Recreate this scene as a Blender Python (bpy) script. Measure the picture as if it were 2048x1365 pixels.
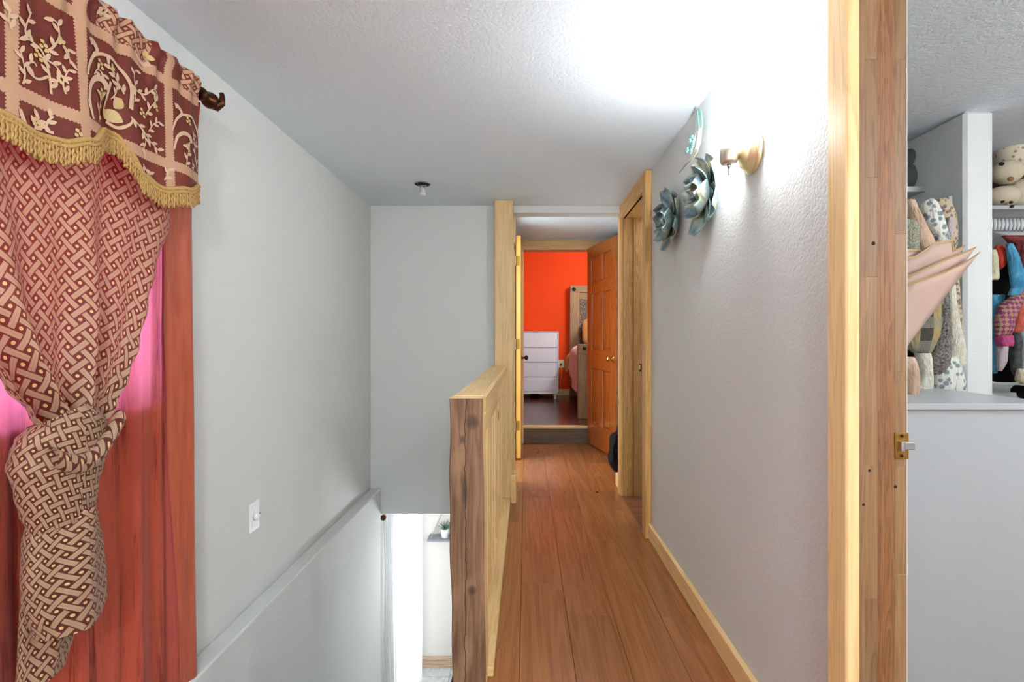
import bpy, bmesh, math, random
from mathutils import Vector, Matrix
for o in list(bpy.data.objects): bpy.data.objects.remove(o)
S = bpy.context.scene
COL = S.collection
R = random.Random(7)
PI = math.pi
sin, cos = math.sin, math.cos
# ------------------------------------------------------------------ camera, world, exposure
FPX, VX, VY, EYE = 960.0, 1053.0, 677.0, 1.13
cd = bpy.data.cameras.new('camera'); cam = bpy.data.objects.new('camera', cd); COL.objects.link(cam)
cam.location = (0, 0, EYE); cam.rotation_euler = (PI/2, 0, 0)
cd.sensor_width = 36; cd.lens = 36*FPX/2048
cd.shift_x = -(VX-1024)/2048; cd.shift_y = (VY-682.5)/2048
cd.clip_start = 0.02
S.camera = cam
w = bpy.data.worlds.new('sky'); S.world = w; w.use_nodes = True
w.node_tree.nodes['Background'].inputs[0].default_value = (0.95, 0.98, 1.0, 1)
w.node_tree.nodes['Background'].inputs[1].default_value = 2.1
vs = S.view_settings
vs.view_transform = 'Standard'; vs.look = 'None'; vs.gamma = 1; vs.use_curve_mapping = False
vs.exposure = 1.38
def point_lamp(name, loc, power, rad=.08, col=(1, .96, .9)):
    l = bpy.data.lights.new(name, 'POINT'); l.energy = power; l.shadow_soft_size = rad; l.color = col
    o = bpy.data.objects.new(name, l); COL.objects.link(o); o.location = loc
    return o
SCONCE_STRENGTH = 140
# ------------------------------------------------------------------ helpers
def P(px, py, Y):            # pixel on a plane of known depth Y
    return Vector(((px-VX)/FPX*Y, Y, EYE-(py-VY)/FPX*Y))
def PX(px, py, X):           # pixel on a plane of known X (side walls)
    Y = FPX*X/(px-VX)
    return Vector((X, Y, EYE-(py-VY)/FPX*Y))
def lerp(a, b, t): return a+(b-a)*t
def interp(tab, x):
    if x <= tab[0][0]: return tab[0][1]
    for (a, va), (b, vb) in zip(tab, tab[1:]):
        if x <= b:
            t = (x-a)/(b-a); t = t*t*(3-2*t)
            return va+(vb-va)*t
    return tab[-1][1]
class MB:
    def __init__(s, M=None): s.v = []; s.f = []; s.mi = []; s.uv = {}; s.M = M; s.cur = 0
    def add(s, pts, faces):
        n = len(s.v)
        s.v += [(s.M @ Vector(p)) if s.M else Vector(p) for p in pts]
        s.f += [tuple(n+i for i in f) for f in faces]; s.mi += [s.cur]*len(faces)
        return n
    def box(s, x0, x1, y0, y1, z0, z1):
        p = [(x, y, z) for x in (x0, x1) for y in (y0, y1) for z in (z0, z1)]
        s.add(p, [(0,1,3,2),(4,6,7,5),(0,4,5,1),(2,3,7,6),(0,2,6,4),(1,5,7,3)]); return s
    def bbox(s, x0, x1, y0, y1, z0, z1, b=.003):
        # box with chamfered edges
        bm = bmesh.new(); bmesh.ops.create_cube(bm, size=1)
        for v in bm.verts: v.co = Vector((lerp(x0,x1,v.co.x+.5), lerp(y0,y1,v.co.y+.5), lerp(z0,z1,v.co.z+.5)))
        bmesh.ops.bevel(bm, geom=bm.edges[:], offset=b, segments=1, affect='EDGES')
        bm.verts.index_update()
        s.add([v.co.copy() for v in bm.verts], [tuple(v.index for v in f.verts) for f in bm.faces]); bm.free(); return s
    def loft(s, rings, close=True, caps=True):
        n = len(rings[0]); pts = [p for r in rings for p in r]; f = []
        for i in range(len(rings)-1):
            for j in range(n if close else n-1):
                k = (j+1) % n
                f.append((i*n+j, i*n+k, (i+1)*n+k, (i+1)*n+j))
        if caps and close:
            f.append(tuple(range(n-1, -1, -1))); f.append(tuple((len(rings)-1)*n+j for j in range(n)))
        return s.add(pts, f)
    def lathe(s, prof, origin, axis=(0,0,1), n=20, caps=True):
        ax = Vector(axis).normalized(); a = ax.orthogonal().normalized(); b = ax.cross(a); o = Vector(origin)
        s.loft([[o+ax*h+(a*cos(2*PI*j/n)+b*sin(2*PI*j/n))*max(r,.0004) for j in range(n)] for r, h in prof], caps=caps); return s
    def tube(s, pts, r, n=8, caps=True):
        pts = [Vector(p) for p in pts]; rings = []
        up = None
        for i, p in enumerate(pts):
            d = (pts[min(i+1,len(pts)-1)]-pts[max(i-1,0)]).normalized()
            if up is None: up = d.orthogonal().normalized()
            up = (up-d*up.dot(d)).normalized(); sd = d.cross(up)
            rr = r[i] if isinstance(r, (list, tuple)) else r
            rings.append([p+(up*cos(2*PI*j/n)+sd*sin(2*PI*j/n))*rr for j in range(n)])
        s.loft(rings, caps=caps); return s
    def sphere(s, c, rx, ry=None, rz=None, n=16, m=10, fn=None):
        ry = rx if ry is None else ry; rz = rx if rz is None else rz; c = Vector(c); rings = []
        for i in range(m+1):
            t = PI*i/m; q = max(sin(t), .01)
            rg = []
            for j in range(n):
                a = 2*PI*j/n; d = Vector((q*cos(a), q*sin(a), -cos(t)))
                k = fn(d) if fn else 1
                rg.append(c+Vector((d.x*rx*k, d.y*ry*k, d.z*rz*k)))
            rings.append(rg)
        s.loft(rings); return s
    def grid(s, nu, nv, fn, uvfn=None, thick=0):
        n0 = len(s.v)
        pts = [fn(i/nu, j/nv) for j in range(nv+1) for i in range(nu+1)]
        s.add(pts, [(j*(nu+1)+i, j*(nu+1)+i+1, (j+1)*(nu+1)+i+1, (j+1)*(nu+1)+i) for j in range(nv) for i in range(nu)])
        if uvfn:
            for j in range(nv+1):
                for i in range(nu+1): s.uv[n0+j*(nu+1)+i] = uvfn(i/nu, j/nv)
        return s
    def build(s, name, mat, parent=None, smooth=False, recalc=True, solid=0, origin=None):
        me = bpy.data.meshes.new(name)
        org = Vector(origin) if origin is not None else Vector((0,0,0))
        me.from_pydata([tuple(v-org) for v in s.v], [], s.f)
        mats = mat if isinstance(mat, (list, tuple)) else [mat]
        for m in mats: me.materials.append(m)
        for p, k in zip(me.polygons, s.mi): p.material_index = k
        if s.uv:
            ul = me.uv_layers.new(name='UVMap')
            for lp in me.loops: ul.data[lp.index].uv = s.uv.get(lp.vertex_index, (0, 0))
        if recalc:
            bm = bmesh.new(); bm.from_mesh(me); bmesh.ops.recalc_face_normals(bm, faces=bm.faces[:]); bm.to_mesh(me); bm.free()
        if smooth:
            for p in me.polygons: p.use_smooth = True
        me.update()
        o = bpy.data.objects.new(name, me); COL.objects.link(o); o.location = org
        if parent is not None: setparent(o, parent)
        if solid:
            md = o.modifiers.new('thickness', 'SOLIDIFY'); md.thickness = solid; md.offset = 0
        return o
def worldloc(o):
    l = Vector(o.location)
    return l
def setparent(o, p):
    o.parent = p
    o.matrix_parent_inverse = Matrix.Translation(-wl(p))
def wl(o):
    # world translation of an object (only translations are used in this scene)
    l = Vector(o.location)
    return l
def tag(o, label, cat=None, group=None, kind=None):
    o['label'] = label
    if cat: o['category'] = cat
    if group: o['group'] = group
    if kind: o['kind'] = kind
    return o
def thing(name, loc, label, cat=None, group=None, kind=None):
    o = bpy.data.objects.new(name, None); COL.objects.link(o); o.location = loc; o.empty_display_size = .05
    return tag(o, label, cat, group, kind)
def struct(name, mb, mat, label, **k):
    return tag(mb.build(name, mat, **k), label, kind='structure')
# ------------------------------------------------------------------ materials
def srgb(r, g, b):
    f = lambda c: (c/255/12.92) if c/255 <= .04045 else ((c/255+.055)/1.055)**2.4
    return (f(r), f(g), f(b), 1)
class G:
    def __init__(s, name):
        s.m = bpy.data.materials.new(name); s.m.use_nodes = True; s.nt = s.m.node_tree
        s.b = s.nt.nodes['Principled BSDF']; s.out = s.nt.nodes['Material Output']
    def n(s, t, **kw):
        x = s.nt.nodes.new(t)
        for k, v in kw.items():
            if k in x.inputs.keys(): s.set(x.inputs[k], v)
            else: setattr(x, k, v)
        return x
    def set(s, sock, v):
        if isinstance(v, bpy.types.NodeSocket): s.nt.links.new(v, sock)
        else: sock.default_value = v
    def ma(s, op, a, b=None, c=None):
        x = s.nt.nodes.new('ShaderNodeMath'); x.operation = op
        for i, v in enumerate((a, b, c)):
            if v is not None: s.set(x.inputs[i], v)
        return x.outputs[0]
    def mix(s, f, a, b, mode='MIX'):
        x = s.nt.nodes.new('ShaderNodeMix'); x.data_type = 'RGBA'; x.blend_type = mode
        s.set(x.inputs[0], f); s.set(x.inputs[6], a); s.set(x.inputs[7], b); return x.outputs[2]
    def ramp(s, f, stops):
        x = s.nt.nodes.new('ShaderNodeValToRGB'); e = x.color_ramp.elements
        while len(e) < len(stops): e.new(.5)
        for q, (p, c) in zip(e, stops): q.position = p; q.color = c
        s.set(x.inputs[0], f); return x.outputs[0]
    def obj(s): return s.n('ShaderNodeTexCoord').outputs['Object']
    def uv(s): return s.n('ShaderNodeTexCoord').outputs['UV']
    def noise(s, vec, scale, detail=3, rough=.5, dist=0):
        return s.n('ShaderNodeTexNoise', Vector=vec, Scale=scale, Detail=detail, Roughness=rough, Distortion=dist).outputs[0]
    def mapping(s, vec, scale=(1,1,1), loc=(0,0,0)):
        return s.n('ShaderNodeMapping', Vector=vec, Scale=scale, Location=loc).outputs[0]
    def P(s, **kw):
        for k, v in kw.items(): s.set(s.b.inputs[k.replace('_', ' ')], v)
        return s
    def bump(s, h, strength=.2, dist=.01):
        x = s.n('ShaderNodeBump', Strength=strength, Distance=dist, Height=h); s.set(s.b.inputs['Normal'], x.outputs[0]); return s
def plain(name, col, rough=.6, metal=0, bump=0, bscale=80, var=.06, spec=.5, sheen=0):
    g = G(name); o = g.obj()
    nz = g.noise(o, bscale*.2, 3)
    dark = tuple(c*(1-var*2) for c in col[:3])+(1,)
    g.P(Base_Color=g.mix(nz, dark, col), Roughness=rough, Metallic=metal)
    g.b.inputs['Specular IOR Level'].default_value = spec
    if sheen: g.b.inputs['Sheen Weight'].default_value = sheen
    if bump: g.bump(g.noise(o, bscale, 3), bump, .004)
    return g.m
def plaster(name, col, scale=150, strength=.3, stretch=(1,1,1), dist=.003):
    g = G(name); o = g.mapping(g.obj(), stretch)
    n1 = g.noise(o, scale, 2, .5); n2 = g.noise(o, scale*.35, 2)
    h = g.ma('ADD', g.ma('SMOOTH_MIN', n1, .58, .08), g.ma('MULTIPLY', n2, .35))
    v = g.noise(g.obj(), 1.3, 2)
    g.P(Base_Color=g.mix(v, tuple(c*.96 for c in col[:3])+(1,), col), Roughness=.75).bump(h, strength, dist)
    g.b.inputs['Specular IOR Level'].default_value = .25
    return g.m
def wood(name, axis, c_dark, c_mid, c_light, scale=22, rough=.5, knots=.0, knotcol=None, contrast=1, bump=.06, var=.25, coat=0, knotscale=5):
    g = G(name); o = g.obj()
    rnd = g.n('ShaderNodeObjectInfo').outputs['Random']
    off = g.n('ShaderNodeCombineXYZ', X=g.ma('MULTIPLY', rnd, 7.1), Y=g.ma('MULTIPLY', rnd, 3.3), Z=g.ma('MULTIPLY', rnd, 5.7)).outputs[0]
    va = g.n('ShaderNodeVectorMath', operation='ADD'); g.set(va.inputs[0], o); g.set(va.inputs[1], off)
    st = [1, 1, 1]; st[axis] = .055
    v1 = g.mapping(va.outputs[0], tuple(st))
    st2 = [1, 1, 1]; st2[axis] = .02
    v2 = g.mapping(va.outputs[0], tuple(st2))
    a = g.noise(v1, scale, 4, .55, 1.2)
    rings = g.ma('FRACT', g.ma('MULTIPLY', a, 6))
    rings = g.ma('SMOOTH_MIN', rings, g.ma('MULTIPLY', g.ma('SUBTRACT', 1, rings), 3), .15)
    fine = g.noise(v2, scale*14, 3, .6)
    f = g.ma('ADD', g.ma('MULTIPLY', rings, .55*contrast), g.ma('ADD', g.ma('MULTIPLY', fine, .45), .25-.25*contrast))
    col = g.ramp(f, [(.12, c_dark), (.45, c_mid), (.85, c_light)])
    if knots:
        vo = g.n('ShaderNodeTexVoronoi', Vector=g.mapping(va.outputs[0], tuple(.45 if i == axis else 1 for i in range(3))), Scale=knotscale, Randomness=1.0)
        k = g.ramp(vo.outputs['Distance'], [(0, (1,1,1,1)), (knots*.55, (.9,.9,.9,1)), (knots, (0,0,0,1))])
        col = g.mix(k, col, knotcol or tuple(c*.35 for c in c_dark[:3])+(1,))
    br = g.ma('ADD', 1-var/2, g.ma('MULTIPLY', rnd, var))
    col = g.mix(1.0, col, g.n('ShaderNodeCombineColor', Red=br, Green=br, Blue=br).outputs[0], 'MULTIPLY')
    g.P(Base_Color=col, Roughness=rough).bump(f, bump, .003)
    if coat: g.b.inputs['Coat Weight'].default_value = coat; g.b.inputs['Coat Roughness'].default_value = .15
    return g.m
M = {}
M['wall'] = plaster('wall_paint', srgb(216, 218, 216), 120, .7)
M['wall_smooth'] = plaster('smooth_wall_paint', srgb(216, 218, 216), 60, .06)
M['ceil'] = plaster('ceiling_texture', srgb(230, 241, 249), 90, .8, (1, 1, 1), .004)
M['red'] = plaster('red_paint', srgb(240, 74, 14), 120, .12)
M['cream'] = plaster('lower_wall_paint', srgb(206, 203, 198), 120, .1)
PN = (srgb(202, 156, 96), srgb(234, 198, 140), srgb(246, 218, 170))
M['pineZ'] = wood('pine_upright', 2, *PN, scale=16, knots=.10, contrast=.55)
M['pineY'] = wood('pine_long', 1, *PN, scale=16, knots=.10, contrast=.55)
M['pineX'] = wood('pine_cross', 0, *PN, scale=16, knots=.12, contrast=.55)
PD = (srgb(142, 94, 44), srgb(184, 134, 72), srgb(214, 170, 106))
PE = (srgb(168, 120, 62), srgb(206, 160, 96), srgb(226, 186, 124))  # darker copy of the pine: weaker light at door_2 put into the colour
M['pineZd'] = wood('shaded_pine_upright', 2, *PE, scale=16, knots=.10, contrast=.6)
M['pineYd'] = wood('shaded_pine_long', 1, *PE, scale=16, knots=.10, contrast=.6)
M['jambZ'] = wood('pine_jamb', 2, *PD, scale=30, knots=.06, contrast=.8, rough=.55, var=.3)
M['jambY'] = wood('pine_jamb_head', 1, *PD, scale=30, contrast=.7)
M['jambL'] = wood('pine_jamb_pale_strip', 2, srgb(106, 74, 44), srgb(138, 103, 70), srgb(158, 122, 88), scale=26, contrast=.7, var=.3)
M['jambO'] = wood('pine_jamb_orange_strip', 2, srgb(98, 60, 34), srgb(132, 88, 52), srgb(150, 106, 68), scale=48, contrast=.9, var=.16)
M['oldwood'] = wood('weathered_beam', 2, srgb(70, 45, 32), srgb(120, 83, 56), srgb(152, 112, 78), scale=20, rough=.65, knots=.10, contrast=.6, bump=.25, knotscale=9)
M['laminate'] = wood('laminate_plank', 1, srgb(108, 62, 34), srgb(154, 98, 56), srgb(182, 124, 74), scale=9, rough=.26, contrast=.4, bump=.02, var=.22, knots=.05, knotscale=4)
M['laminate_dark'] = wood('bedroom_plank', 0, srgb(52, 26, 22), srgb(84, 44, 36), srgb(104, 58, 46), scale=12, rough=.22, contrast=.45, bump=.015, var=.18)
M['riser'] = wood('step_riser_wood', 0, srgb(62, 50, 38), srgb(96, 80, 62), srgb(120, 102, 80), scale=16, rough=.5)
M['doorwood'] = wood('varnished_door', 2, srgb(104, 50, 16), srgb(162, 88, 34), srgb(194, 116, 52), scale=18, rough=.2, contrast=.6, var=.0, coat=.4)
M['doorwoodX'] = wood('varnished_door_rail', 0, srgb(104, 50, 16), srgb(162, 88, 34), srgb(194, 116, 52), scale=18, rough=.2, contrast=.6, var=.0, coat=.4)
M['yellowdoor'] = wood('yellow_pine_door', 2, srgb(186, 132, 46), srgb(214, 162, 74), srgb(230, 186, 100), scale=14, rough=.35, contrast=.4, coat=.2)
M['bedwood'] = wood('rustic_bed_wood', 2, srgb(104, 78, 50), srgb(150, 118, 80), srgb(184, 150, 106), scale=22, rough=.6, contrast=.7)
M['bedwoodX'] = wood('rustic_bed_rail_wood', 0, srgb(104, 78, 50), srgb(150, 118, 80), srgb(184, 150, 106), scale=22, rough=.6, contrast=.7)
M['lowbase'] = wood('lower_baseboard_wood', 0, srgb(150, 125, 100), srgb(180, 155, 130), srgb(200, 178, 152), scale=16)
M['stair'] = wood('stair_tread_wood', 0, srgb(66, 36, 22), srgb(112, 66, 38), srgb(140, 88, 52), scale=13, rough=.4)
M['brass'] = plain('polished_brass', srgb(214, 172, 84), .22, 1)
M['oldbrass'] = plain('aged_brass', srgb(168, 132, 66), .42, 1, bump=.2, bscale=200, var=.2)
M['bronze'] = plain('dark_bronze', srgb(92, 56, 34), .32, .9, var=.25)
M['nickel'] = plain('satin_nickel', srgb(216, 204, 186), .32, .75)
M['goldsatin'] = plain('satin_pale_gold', srgb(236, 218, 172), .3, .7)
M['chrome'] = plain('bright_steel', srgb(205, 205, 205), .22, 1)
M['white'] = plain('white_lacquer', srgb(184, 187, 190), .35, var=.01)
M['white2'] = plain('white_furniture', srgb(226, 228, 231), .45, var=.01)
M['plastic'] = plain('white_plastic', srgb(236, 236, 236), .35, var=.01)
M['ivory'] = plain('ivory_plastic', srgb(222, 205, 160), .4, var=.02)
M['black'] = plain('black_fabric', srgb(9, 9, 9), .75, spec=.2, bump=.3, bscale=150)
M['dark'] = plain('dark_parts_and_hole_shade', srgb(24, 23, 22), .9)
M['groove'] = plain('grey_tile_gap', srgb(170, 172, 176), .6)  # even grey base that shows between the lower floor tiles
M['whitetrim'] = plain('white_trim_paint', srgb(232, 233, 234), .4, var=.01)
def emit(name, col, st):
    g = G(name); g.P(Base_Color=(.9,.9,.9,1), Emission_Color=col, Emission_Strength=st); return g.m
M['bulb'] = emit('lit_bulb_glass', (.94, .98, 1, 1), SCONCE_STRENGTH)
M['lampglass'] = emit('lit_lamp_glass', (1, .95, .88, 1), 6)
g = G('window_glass'); g.P(Base_Color=(1,1,1,1), Roughness=.02, Transmission_Weight=1.0, IOR=1.01); M['glass'] = g.m
# ------------------------------------------------------------------ room numbers (metres; camera above 0,0; hall floor z=0)
XR, XL, H = .705, -1.117, 2.08
YB = 3.44          # stairwell back wall
YF = 5.166         # far wall with the bedroom doorway
LOW = -2.3         # lower storey floor
BF = .183          # bedroom floor
YREAR = -1.9
# ---- floor: laminate planks on a slab
slab = MB(); slab.box(-.25, XR+.14, .9, 3.56, -.128, -.009); slab.box(XL, XR+.14, YREAR, .9, -.128, -.009); slab.box(-.2, 1.17, 3.56, YF+.12, -.128, -.009)
floor = struct('floor', slab, M['dark'], 'brown laminate plank floor running down the narrow hall')
ptop = 0.0
def plank(x0, x1, y0, y1):
    MB().bbox(x0+.0006, x1-.0006, y0+.0006, y1-.0006, -.009, ptop, .0012).build('plank', M['laminate'], floor)
lanes = [(-.215, -.025, .55), (-.025, .165, 1.01), (.165, .355, .76), (.355, .545, .30), (.545, .735, .75), (.735, .85, .2)]
for x0, x1, s0 in lanes:
    y = s0-2.4
    while y < 3.56:
        y1 = y+1.2; a, b = max(y, YREAR), min(y1, 3.56)
        if b-a > .02: plank(x0, x1, a, b)
        y = y1
for i in range(5):
    x0 = XL+.01+i*.179
    plank(x0, x0+.179, YREAR, -.5); plank(x0, x0+.179, -.5, .9)
for x0, x1, s0 in [(-.11, -.025, 4.6), (-.025, .165, 4.62), (.165, .355, 4.21), (.355, .545, 4.75), (.545, .735, 4.35), (.735, .925, 4.55), (.925, 1.05, 4.2)]:
    plank(x0, x1, 3.56, s0); plank(x0, x1, s0, YF)
# ---- ceilings
struct('ceiling', MB().box(XL-.12, XR+.105, YREAR, YB+.12, H, H+.10), M['ceil'], 'grey-white textured ceiling over the hall and stairwell')
tag(MB().box(-.2, 1.17, YB+.12, YF+.12, 2.20, 2.30).build('ceiling', M['ceil']), 'higher ceiling of the vestibule behind the header', kind='structure')
tag(MB().box(XR+.105, 3.3, YREAR, 3.0, H, H+.1).build('ceiling', M['ceil']), 'smooth grey ceiling of the room on the right', kind='structure')
# header between hall and vestibule
struct('trim_1', MB().box(-.093, XR+.105, YB, YB+.12, 2.03, 2.31), M['wall_smooth'], 'painted header beam across the hall ceiling')
# ---- left wall with window opening (window y .30-1.36, z .94-1.86)
WY0, WY1, WZ0, WZ1 = .16, 1.40, .93, 1.84
lw = MB()
t = .12
lw.box(XL-t, XL, YREAR, WY0, LOW, H); lw.box(XL-t, XL, WY1, YB+.12, LOW, H)
lw.box(XL-t, XL, WY0, WY1, LOW, WZ0); lw.box(XL-t, XL, WY0, WY1, WZ1, H)
struct('wall_left', lw, M['wall'], 'long pale grey textured wall on the left of the stairwell')
struct('wall_ledge', MB().bbox(XL, -1.043, .9, YB, LOW, .055, .006), M['wall'], 'thicker lower part of the left wall with a narrow ledge')
# ---- stairwell back wall
struct('wall_back', MB().box(XL, -.11, YB, YB+.12, -.128, H), M['wall_smooth'], 'pale grey wall at the back of the stairwell above the lower opening')
# ---- right hall wall
JY = 1.0125
rw = MB(); t = .105
rw.box(XR, XR+t, JY+.02, 2.76, -.128, H); rw.box(XR, XR+t, 3.445, 3.69, -.128, H); rw.box(XR, XR+t, 2.76, 3.445, 2.0, H)
rw.box(XR, XR+t, YREAR, .22, -.128, H); rw.box(XR, XR+t, .22, JY+.02, 2.03, H); rw.box(XR, XR+t, YB+.12, 3.69, H, 2.2)
struct('wall_right', rw, M['wall'], 'white textured wall on the right of the hall with the lit sconce')
struct('baseboard_right', MB().bbox(.685, XR, 1.078, 2.70, 0, .088, .004), M['pineY'], 'pine baseboard along the right hall wall')
tag(MB().bbox(.687, XR+.03, 3.507, 3.71, 0, .095, .004).build('baseboard_right', M['pineY']), 'short pine baseboard wrapping the far end of the right wall', kind='structure')
# ---- vestibule
vw = MB()
vw.box(-.2, -.11, YB+.12, 3.78, -.128, 2.2); vw.box(-.2, -.11, 3.78, 4.45, 2.10, 2.2); vw.box(-.2, -.11, 4.45, YF, -.128, 2.2)
struct('wall_vestibule_left', vw, M['wall_smooth'], 'left wall of the vestibule behind the open door')
struct('wall_vestibule_right', MB().box(1.05, 1.17, 3.56, YF+.12, -.128, 2.2), M['wall_smooth'], 'right wall of the vestibule')
tag(MB().box(XR+.105, 1.17, 3.56, 3.69, -.128, 2.2).build('wall_vestibule_near', M['wall_smooth']), 'wall closing the vestibule behind the hall', kind='structure')
fw = MB()
fw.box(-.2, -.05, YF, YF+.12, -.128, 2.85); fw.box(.68, 1.17, YF, YF+.12, -.128, 2.85); fw.box(-.05, .68, YF, YF+.12, 2.10, 2.85)
struct('wall_far', fw, M['wall_smooth'], 'far wall of the vestibule around the bedroom doorway')
# ---- bedroom
struct('wall_bedroom_red', MB().box(-1.6, 3.0, 7.97, 8.09, 0, 2.85), M['red'], 'bright red-orange bedroom wall seen through the doorway')
bw = MB(); bw.box(-1.72, -1.6, YF, 8.09, 0, 2.85)
bw.box(3.0, 3.12, YF, 8.09, 0, 2.85)
struct('wall_bedroom_side', bw, M['red'], 'red side walls of the bedroom')
tag(MB().box(-1.72, -.2, YF, YF+.12, 0, 2.85).box(1.17, 3.12, YF, YF+.12, 0, 2.85).build('wall_bedroom_near', M['cream']), 'near wall of the bedroom either side of the doorway', kind='structure')
struct('ceiling_bedroom', MB().box(-1.72, 3.12, YF+.12, 8.09, 2.75, 2.85), M['ceil'], 'white bedroom ceiling')
bfl = struct('floor_bedroom', MB().box(-1.6, 3.0, YF+.02, 7.97, 0, BF-.009), M['dark'], 'dark red-brown bedroom floor one step up')
for k in range(15):
    y0 = YF+.045+k*.19
    if y0 > 7.95: break
    xs = [-1.6, -1.6+.3+.37*(k % 3), .35+.3*(k % 4)-.4, 1.6+.2*(k % 3), 3.0]
    for a, b in zip(xs, xs[1:]):
        MB().bbox(a+.0005, b-.0005, y0+.0005, min(y0+.19, 7.97)-.0005, BF-.009, BF, .001).build('plank', M['laminate_dark'], bfl)
struct('baseboard_bedroom', MB().bbox(-1.6, 3.0, 7.95, 7.97, BF, BF+.10, .003), M['pineX'], 'pine baseboard along the red bedroom wall')
st = thing('trim_2', (.31, YF, 0), 'dark wooden step riser up to the bedroom with pale nosing', kind='structure')
MB().bbox(-.05, .68, YF-.012, YF+.02, 0, BF-.022, .002).build('riser', M['riser'], st)
MB().bbox(-.05, .68, YF-.022, YF+.045, BF-.022, BF+.004, .004).build('nosing', M['pineX'], st)
# ---- room on the right (shared closet room)
XP = 1.827
rr = MB()
struct('wall_closet_partition', MB().bbox(XP, 1.952, 2.0, 2.95, -.128, H, .012), M['wall'], 'white textured stub wall between coats and closet')
struct('wall_closet_back', MB().box(XR+.105, 3.3, 2.95, 3.07, -.128, H), M['wall'], 'back wall of the closet room')
struct('wall_closet_right', MB().box(3.2, 3.3, YREAR, 2.95, -.128, H), M['wall'], 'right wall of the closet room')
struct('wall_closet_rear', MB().box(XR+.105, 3.3, YREAR-.1, YREAR, -.128, H), M['wall'], 'rear wall of the closet room')
struct('wall_rear', MB().box(XL-.12, XR+.105, YREAR-.1, YREAR, -.128, H), M['wall'], 'rear wall of the landing')
struct('floor_closet', MB().box(XR+.105, 3.2, YREAR, 2.95, -.128, 0), M['laminate'], 'brown laminate floor of the closet room')
# ---- lower storey
struct('floor_lower', MB().box(-2.2, 2.0, .5, 5.2, LOW-.1, LOW-.006), M['groove'], 'pale stone tile floor of the lower storey')
gt = G('stone_tile'); o = gt.obj(); nz = gt.noise(o, 9, 5, .65, 1.5)
gt.P(Base_Color=gt.ramp(nz, [(.3, srgb(168, 174, 176)), (.6, srgb(204, 207, 206)), (.8, srgb(224, 224, 220))]), Roughness=.35); M['tile'] = gt.m
fl = bpy.data.objects['floor_lower']
for i in range(6):
    for j in range(5):
        x0, y0 = -1.9+i*.33+.13, 3.54+j*.33
        MB().bbox(x0+.003, x0+.327, y0+.003, min(y0+.327, 5.02), LOW-.006, LOW, .0015).build('tile', M['tile'], fl)
struct('wall_lower_back', MB().box(-2.2, 2.0, 5.02, 5.14, LOW, -.128), M['cream'], 'off-white lower storey wall with the hanging shelf')
struct('wall_lower_right', MB().box(-.25, -.12, .9, YB+.12, LOW, -.128), M['wall'], 'wall under the railing on the right of the stairs')
tag(MB().box(1.9, 2.0, YB, 5.02, LOW, -.128).build('wall_lower_side', M['cream']), 'far right wall of the lower storey', kind='structure')
tag(MB().box(-.12, 1.9, YB, YB+.12, LOW, -.128).build('wall_lower_near', M['cream']), 'near wall of the lower storey', kind='structure')
tag(MB().box(-2.2, 2.0, YB+.12, 5.14, -.127, -.06).build('ceiling_lower', M['ceil']), 'ceiling of the lower storey', kind='structure')
ll = MB(); X0 = -1.16
ll.box(X0-.12, X0, YB, 3.92, LOW, -.128); ll.box(X0-.12, X0, 4.86, 5.02, LOW, -.128); ll.box(X0-.12, X0, 3.92, 4.86, LOW, LOW+.1); ll.box(X0-.12, X0, 3.92, 4.86, -.22, -.128)
struct('wall_lower_left', ll, M['cream'], 'left wall of the lower storey with a tall bright opening')
struct('baseboard_lower', MB().bbox(X0, 1.9, 4.995, 5.02, LOW, LOW+.065, .003).bbox(X0, 1.9, 4.985, 5.02, LOW, LOW+.03, .003).bbox(X0, 1.9, 5.0, 5.02, LOW+.065, LOW+.105, .004), M['lowbase'], 'tan moulded baseboard at the foot of the lower wall')
stp = thing('staircase', (-.65, 1.0, LOW), 'brown wooden stair flight going down beside the railing', kind='structure')
for k in range(11):
    z1 = -.19*(k+1); y0 = .92+k*.225
    MB().bbox(-1.043, -.25, y0-.02, y0+.225, z1-.03, z1, .004).build('tread', M['stair'], stp)
    MB().box(-1.043, -.25, y0+.2, y0+.215, z1-.19, z1-.03).build('riser', M['white'], stp)
# ------------------------------------------------------------------ window behind the curtains
win = thing('window_1', (XL-.06, .78, WZ0), 'bright daylight window behind the pink-lit curtains', kind='structure')
wf = MB(); a, b = XL-.10, XL-.04
wf.box(a, b, WY0, WY0+.05, WZ0, WZ1); wf.box(a, b, WY1-.05, WY1, WZ0, WZ1); wf.box(a, b, WY0, WY1, WZ0, WZ0+.05); wf.box(a, b, WY0, WY1, WZ1-.05, WZ1)
wf.box(a, b, .76, .80, WZ0, WZ1)
wf.build('window_frame', M['plastic'], win)
for y0, y1 in ((WY0+.05, .76), (.80, WY1-.05)):
    MB().box(XL-.075, XL-.07, y0, y1, WZ0+.05, WZ1-.05).build('pane', M['glass'], win)
MB().bbox(XL-.115, XL+.012, WY0-.01, WY1+.01, WZ0-.02, WZ0, .003).build('window_sill', M['plastic'], win)
# ------------------------------------------------------------------ door frames
d1 = thing('door_1', (XR+.06, JY, 0), 'knotty pine door frame with latch plate in front of the closet room', kind='structure')
MB().bbox(.675, XR, JY, JY+.066, 0, H, .004).build('casing', M['pineZ'], d1)
MB().bbox(.675, XR, .15, JY, 2.02, H, .004).build('casing', M['pineY'], d1)
MB().bbox(.675, XR, .15, .22, 0, 2.02, .004).build('casing', M['pineZ'], d1)
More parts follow.
